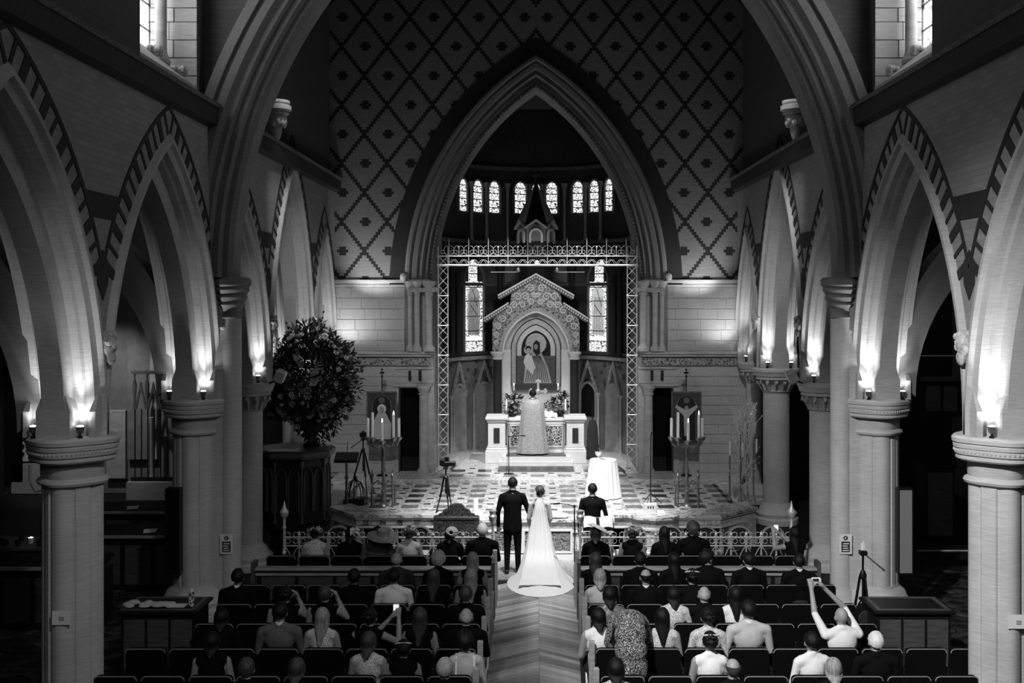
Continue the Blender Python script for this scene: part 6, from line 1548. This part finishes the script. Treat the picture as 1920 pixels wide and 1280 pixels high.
# choir desks and chapel furniture in the left aisle
for k, (x, y, w_, lab) in enumerate(((-7.0, 19.1, .9, 'dark choir desk in the left aisle nearest the pier'), (-8.1, 21.2, 1.1, 'dark choir desk farther back in the left aisle'), (-7.6, 16.9, .8, 'dark choir desk at the front of the left aisle'))):
    t = thing('choir_desk', (x, y, 0), lab, 'desk', 'choir desks in the left aisle')
    MB().box(-w_, w_, -.25, .25, 0, .92, .01).build('body', 'wood_dark', t, smooth=0)
    MB().loft([[(-w_, -.32, .92), (w_, -.32, .92), (w_, .3, 1.02), (-w_, .3, 1.02)], [(-w_, -.32, .96), (w_, -.32, .96), (w_, .3, 1.06), (-w_, .3, 1.06)]]).build('sloping_top', 'wood_dark', t, smooth=0)
    MB().box(-w_, w_, -.34, -.31, .94, .99).build('lip', 'wood_light', t, smooth=0)
    for q in range(3): MB().box(-w_+.1+q*.6*w_, -w_+.1+q*.6*w_+.5*w_, -.265, -.25, .1, .8, .006).build('panel', 'wood_mid', t, smooth=0)
    p = thing('hymn_sheet', (x+.15, y-.02, 1.005), 'open hymn sheet on the %s' % lab.replace('dark ', ''), 'papers', 'hymn sheets on the choir desks')
    MB().box(-.16, .16, -.09, .09, 0, .006).build('sheet', 'paper', p, smooth=0).rotation_euler = (.16, 0, .1)
    p.rotation_euler = (0, 0, .2)
ig = thing('iron_gate', (-9.55, 27.4, .0), 'ornate iron chapel gate with spear heads far back on the left', 'gate')
for k in range(10):
    MB().tube([(-.75+.165*k, 0, .5), (-.75+.165*k, 0, 2.3)], .018, 5).build('bar', 'iron', ig)
for k in range(5):
    x_ = -.6+.32*k; MB().prism([(x_-.16, 2.3), (x_, 3.0), (x_+.16, 2.3), (x_+.11, 2.3), (x_, 2.82), (x_-.11, 2.3)], 'y', -.03, .03).build('gable', 'brass', ig, smooth=0)
    MB().lathe([(.05, 2.3), (.03, 2.5), (.06, 2.9), (.02, 3.1), (.05, 3.2), (.002, 3.35)], 8, (x_-.16, 0, 0)).build('spear', 'brass', ig)
MB().box(-.85, .85, -.03, .03, .45, .55).build('rail', 'iron', ig, smooth=0); MB().box(-.85, .85, -.03, .03, 3.2, 3.28).build('crest_rail', 'brass', ig, smooth=0)
MB().box(-.9, .9, -.2, .2, 0, .45).build('kerb', 'stone', ig, smooth=0)
for x_ in (-.45, .2): MB().lathe([(.1, .45), (.07, .55), (.06, .7), (.06, 1.9), (.1, 2.05)], 10, (x_, .3, 0)).build('chapel_shaft', 'stone', ig)
vt = thing('votive_table', (-8.75, 18.6, 0), 'dark table crowded with candle glasses at the far left', 'table')
MB().box(-.75, .55, -.4, .4, .0, .86, .01).build('cabinet', 'wood_dark', vt, smooth=0); MB().box(-.8, .6, -.45, .45, .86, .92, .01).build('table_top', 'wood_mid', vt, smooth=0)
rr = random.Random(9)
for k in range(11):
    x_, y_ = -9.35+.12*k, 18.4+rr.uniform(-.15, .3); lit = k in (5, 9)
    g_ = thing('votive_glass', (x_, y_, .92), '%s candle glass, %s from the left on the votive table' % ('glowing' if lit else 'unlit dark', (NTH+['tenth', 'eleventh'])[k]), 'candle', 'candle glasses on the votive table')
    MB().lathe([(.035, 0), (.045, .02), (.05, .1), (.045, .1), (.03, .03)], 10).build('glass', 'paper' if lit else 'glass_dark', g_)
    MB().lathe([(.03, .02), (.03, .06)], 8).build('wax', 'wax', g_)
    if lit: MB().lathe([(.004, .06), (.012, .08), (.001, .12)], 6).build('flame', 'flame', g_)
cs = thing('candle_stand', (-9.9, 21.5, 0), 'tall wrought candle stand at the far left edge', 'candle stand')
MB().lathe([(.2, 0), (.16, .04), (.04, .1), (.03, 1.2), (.06, 1.25), (.03, 1.3), (.03, 2.4), (.07, 2.45)], 10).build('stem', 'iron', cs)
for e in (-1, 1):
    MB().tube([(0, 0, 1.3), (e*.2, 0, 1.25), (e*.3, 0, 1.45)], .015, 6).build('arm', 'brass', cs); MB().lathe([(.03, 1.45), (.03, 1.8)], 8, (e*.3, 0, 0)).build('candle', 'wax', cs)
# dark furniture in the right aisle
cf = thing('aisle_cabinet', (8.6, 23.0, 0), 'tall dark cabinet deep in the right aisle', 'cabinet')
MB().box(-.3, .3, -.3, .3, 0, 1.55, .01).build('body', 'wood_dark', cf, smooth=0); MB().box(-.26, .26, -.32, -.3, .1, 1.45, .01).build('door', 'wood_mid', cf, smooth=0); MB().box(-.34, .34, -.34, .34, 1.55, 1.6, .01).build('cornice', 'wood_dark', cf, smooth=0)
cb = thing('aisle_bench', (7.9, 20.2, 0), 'low dark bench with pale edge on the right aisle floor', 'bench')
MB().box(-.75, .75, -.2, .2, .38, .44, .01).build('seat', 'wood_dark', cb, smooth=0); MB().box(-.75, .75, -.215, -.2, .42, .445).build('edge_strip', 'wood_light', cb, smooth=0)
for e in (-1, 1): MB().box(e*.65-.03, e*.65+.03, -.18, .18, 0, .38).build('leg', 'wood_dark', cb, smooth=0)
# spotlight on the great arch, seen at its edge
sf = thing('arch_spotlight', (3.83, 17.95, 9.85), 'small bright spotlight fixed behind the right shoulder of the great arch', 'spotlight')
MB().tube([(.05, -.12, .1), (.5, -.2, .4)], .02, 6).build('bracket', 'black_metal', sf)
MB().lathe([(.05, -.1), (.075, .1), (.07, .12)], 12).build('housing', 'black_metal', sf); MB().ball((-.02, -.02, -.1), (.05, .05, .07), 10, 7).build('lamp', 'bulb', sf)
for s in (-1, 1):
    t = thing('white_ribbon', (s*.74, 13.0, .62), 'white ribbon tied along the bench ends on the %s of the aisle' % names[s], 'ribbon')
    pts = [(-s*.115, -.9+.1*k, .05*sin(k*1.1)-.15) for k in range(20)]
    MB().tube(pts, .012, 5, flat=.4).build('ribbon', 'white_cloth', t)
    if s > 0: MB().tube([(-.115, .9, .0), (-.1, .95, -.1), (-.14, .93, -.2), (-.1, .98, -.28)], .012, 5, flat=.5).build('ribbon_tail', 'white_cloth', t)

for s in (-1, 1):
    fl_ = thing('box_floodlight', (s*4.9, 20.2, 3.57), 'small white box floodlight tilted beside the capital of the %s first round column' % names[s], 'floodlight')
    MB().box(-.09, .09, -.07, .07, .02, .26, .015).build('housing', 'white_stone', fl_, smooth=0).rotation_euler = (.3, -s*.5, 0)
    MB().tube([(s*.2, .12, -.04), (0, 0, .05)], .015, 6).build('bracket', 'black_metal', fl_)
